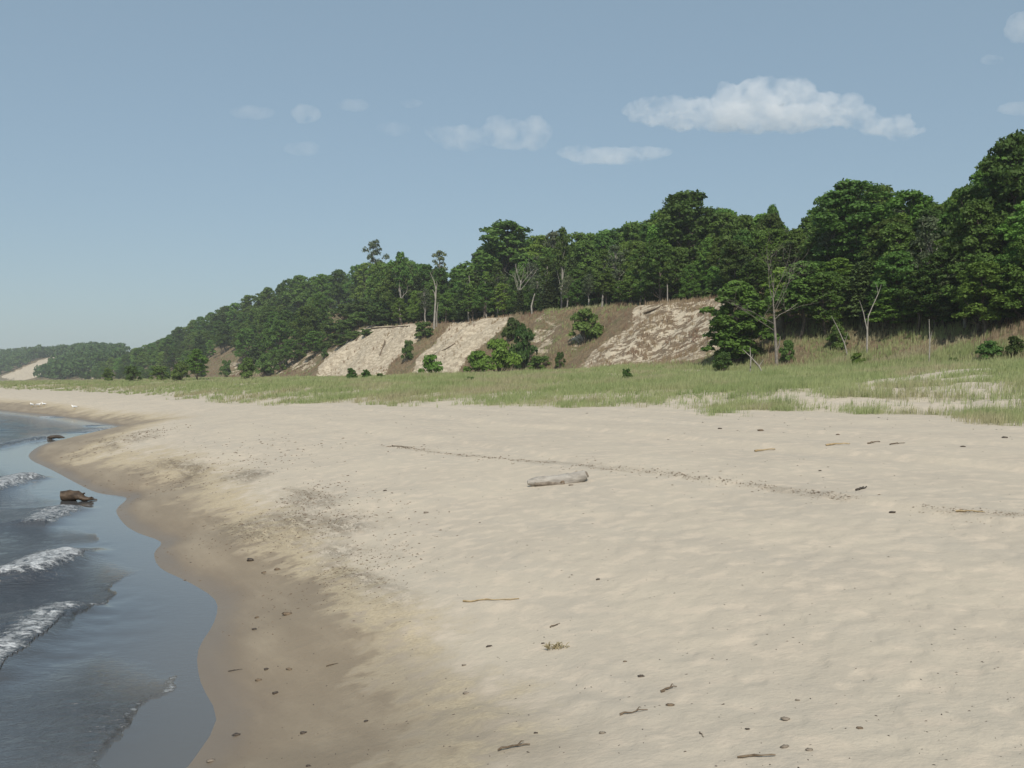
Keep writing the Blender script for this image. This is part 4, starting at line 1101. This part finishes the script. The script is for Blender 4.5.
# ------------------------------------------------------------------ sky, clouds, haze, light, camera
SUN_EL, SUN_AZ = 45.0, 4.0       # azimuth: degrees to the right of straight behind the camera
def build_light():
    e, a = R(SUN_EL), R(SUN_AZ)
    d = np.array([math.sin(a)*math.cos(e), -math.cos(a)*math.cos(e), math.sin(e)])
    L = bpy.data.lights.new('sun', 'SUN'); L.energy = 4.35; L.angle = R(.55); L.color = (1.0, .94, .85)
    o = lnk('sun', L)
    from mathutils import Vector
    o.rotation_euler = Vector(-d).to_track_quat('-Z', 'Y').to_euler()
    W = bpy.data.worlds.new('World'); sc.world = W; W.use_nodes = True; nt = W.node_tree
    sk = nt.nodes.new('ShaderNodeTexSky'); sk.sky_type = 'NISHITA'; sk.sun_disc = False; sk.sun_elevation = e
    sk.sun_rotation = math.atan2(d[0], d[1])
    sk.air_density = 1.0; sk.dust_density = 1.6; sk.ozone_density = 1.0; sk.altitude = 180
    bg = nt.nodes['Background']; bg.inputs['Strength'].default_value = .125
    T = NT(nt); q = 1/.125
    veil = T.mix(.62, sk.outputs[0], (.284*q, .392*q, .457*q))      # an even summer haze over the blue
    nt.links.new(veil, bg.inputs['Color'])

def cloud_mat(name, dens):
    m, nt = newmat(name); T = NT(nt); out = T.n('ShaderNodeOutputMaterial')
    v = T.n('ShaderNodeVolumePrincipled'); nz = T.noise(1/75., 6, .62, T.pos(), .3); T.l(T.math('MULTIPLY', T.ramp(nz, .36, .60), dens*1.7), v.inputs['Density']); v.inputs['Color'].default_value = (1, 1, 1, 1); v.inputs['Anisotropy'].default_value = .0
    T.l(v.outputs[0], out.inputs['Volume']); return m

def build_clouds():
    g = np.random.default_rng(15); D = 3600.0
    tex = bpy.data.textures.new('cloud_lumps', 'CLOUDS'); tex.noise_scale = 75; tex.noise_depth = 4; tex2 = bpy.data.textures.new('cloud_wisps', 'CLOUDS'); tex2.noise_scale = 24; tex2.noise_depth = 5
    def cloud(label, puffs, dens, voxel=7.0, disp=45):
        # puffs: (px, py, radius in px horizontally, vertically)
        c0 = np.array([(puffs[0][0]-512)/FOC*D, D, CAMZ+(HZ-puffs[0][1])/FOC*D])
        mb = MB(); k = D/FOC
        for i, (px, py, rx, ry) in enumerate(puffs):
            c = np.array([(px-512)*k, D+g.uniform(-20, 20), CAMZ+(HZ-py)*k])-c0
            mb.blob(c, (rx*k, max(ry, rx*.55)*k, ry*k), .05, 16, 10, seed=i)
        o = lnk('cloud', mb.mesh('cloud', cloud_mat('cloud_vapour', dens))); o.location = tuple(c0); tag(o, label, 'cloud')
        r = o.modifiers.new('fuse', 'REMESH'); r.mode = 'VOXEL'; r.voxel_size = voxel*.8
        dm = o.modifiers.new('lumps', 'DISPLACE'); dm.texture = tex; dm.strength = disp; dm.mid_level = .5; dm.texture_coords = 'GLOBAL'
        d2 = o.modifiers.new('wisps', 'DISPLACE'); d2.texture = tex2; d2.strength = disp*.7; d2.mid_level = .5; d2.texture_coords = 'GLOBAL'
        return o
    cloud('large white flat-bottomed cloud above the right half of the woods',
          [(760, 105, 46, 26), (735, 96, 22, 16), (785, 98, 34, 20), (700, 112, 30, 12), (660, 110, 26, 15), (640, 114, 16, 10), (820, 110, 34, 16), (850, 116, 30, 12), (885, 126, 30, 9), (905, 131, 22, 7), (770, 118, 90, 9), (690, 119, 55, 7), (765, 86, 18, 10), (725, 86, 8, 8), (850, 103, 12, 8)], .0052)
    cloud('faint long cloud under the left end of the large white cloud', [(610, 155, 50, 7), (580, 154, 24, 8), (650, 153, 25, 5)], .0034, 6, 22)
    cloud('hazy double-topped cloud in the middle of the sky', [(510, 135, 34, 15), (535, 132, 16, 18), (498, 126, 12, 10), (460, 137, 30, 12), (440, 133, 16, 8)], .0026, 6, 30)
    cloud('small faint puff left of the hazy double-topped cloud', [(393, 128, 18, 7)], .0018, 6, 18)
    cloud('small round faint cloud in the left sky', [(306, 113, 15, 10)], .0030, 6, 20)
    cloud('barely visible streak left of the small round cloud', [(252, 112, 24, 6)], .0014, 6, 18)
    cloud('faint puff below the small round cloud', [(302, 149, 18, 7)], .0018, 6, 18)
    cloud('pale wisp above the hazy double-topped cloud', [(352, 105, 18, 6), (410, 104, 16, 4)], .0017, 6, 16)
    cloud('bright wisp at the upper right corner of the sky', [(1022, 27, 14, 15)], .0035, 6, 26)
    cloud('thin wisp at the right edge just over the treetops', [(1016, 110, 22, 6)], .0028, 6, 16)
    cloud('tiny puff near the right edge of the sky', [(992, 60, 12, 5)], .0025, 6, 14)

def build_haze():
    me = bpy.data.meshes.new('haze'); x0, x1, y0, y1, z0, z1 = -1950, 1950, -1950, 1950, -4, 62
    v = [(x, y, z) for x in (x0, x1) for y in (y0, y1) for z in (z0, z1)]
    me.from_pydata(v, [], [(0, 1, 3, 2), (4, 6, 7, 5), (0, 4, 5, 1), (2, 3, 7, 6), (0, 2, 6, 4), (1, 5, 7, 3)])
    m, nt = newmat('haze_air'); T = NT(nt); out = T.n('ShaderNodeOutputMaterial'); vp = T.n('ShaderNodeVolumePrincipled')
    vp.inputs['Density'].default_value = .00021; vp.inputs['Color'].default_value = (.86, .93, 1, 1); vp.inputs['Anisotropy'].default_value = .1
    T.l(vp.outputs[0], out.inputs['Volume']); me.materials.append(m)
    tag(lnk('haze', me), kind='stuff')

def build_camera():
    c = bpy.data.cameras.new('camera'); o = lnk('camera', c); c.sensor_width = 36; c.lens = 36*FOC/1024; c.clip_end = 20000; c.clip_start = .1
    o.location = (0, 0, CAMZ); o.rotation_euler = (math.pi/2-math.atan(4/FOC), 0, 0); sc.camera = o

USE_HAZE = True
build_ground(); build_water(); build_forest(); build_grass(); build_beach_things(); build_gulls(); build_clouds()
if USE_HAZE: build_haze()
build_light(); build_camera()
vs = sc.view_settings
sc.display_settings.display_device = 'sRGB'
vs.view_transform = 'Standard'; vs.look = 'None'; vs.gamma = 1; vs.exposure = 0; vs.use_curve_mapping = False
sc.cycles.max_bounces = 5; sc.cycles.diffuse_bounces = 4; sc.cycles.glossy_bounces = 2; sc.cycles.transmission_bounces = 3; sc.cycles.volume_bounces = 3; sc.cycles.transparent_max_bounces = 8
sc.cycles.use_denoising = True
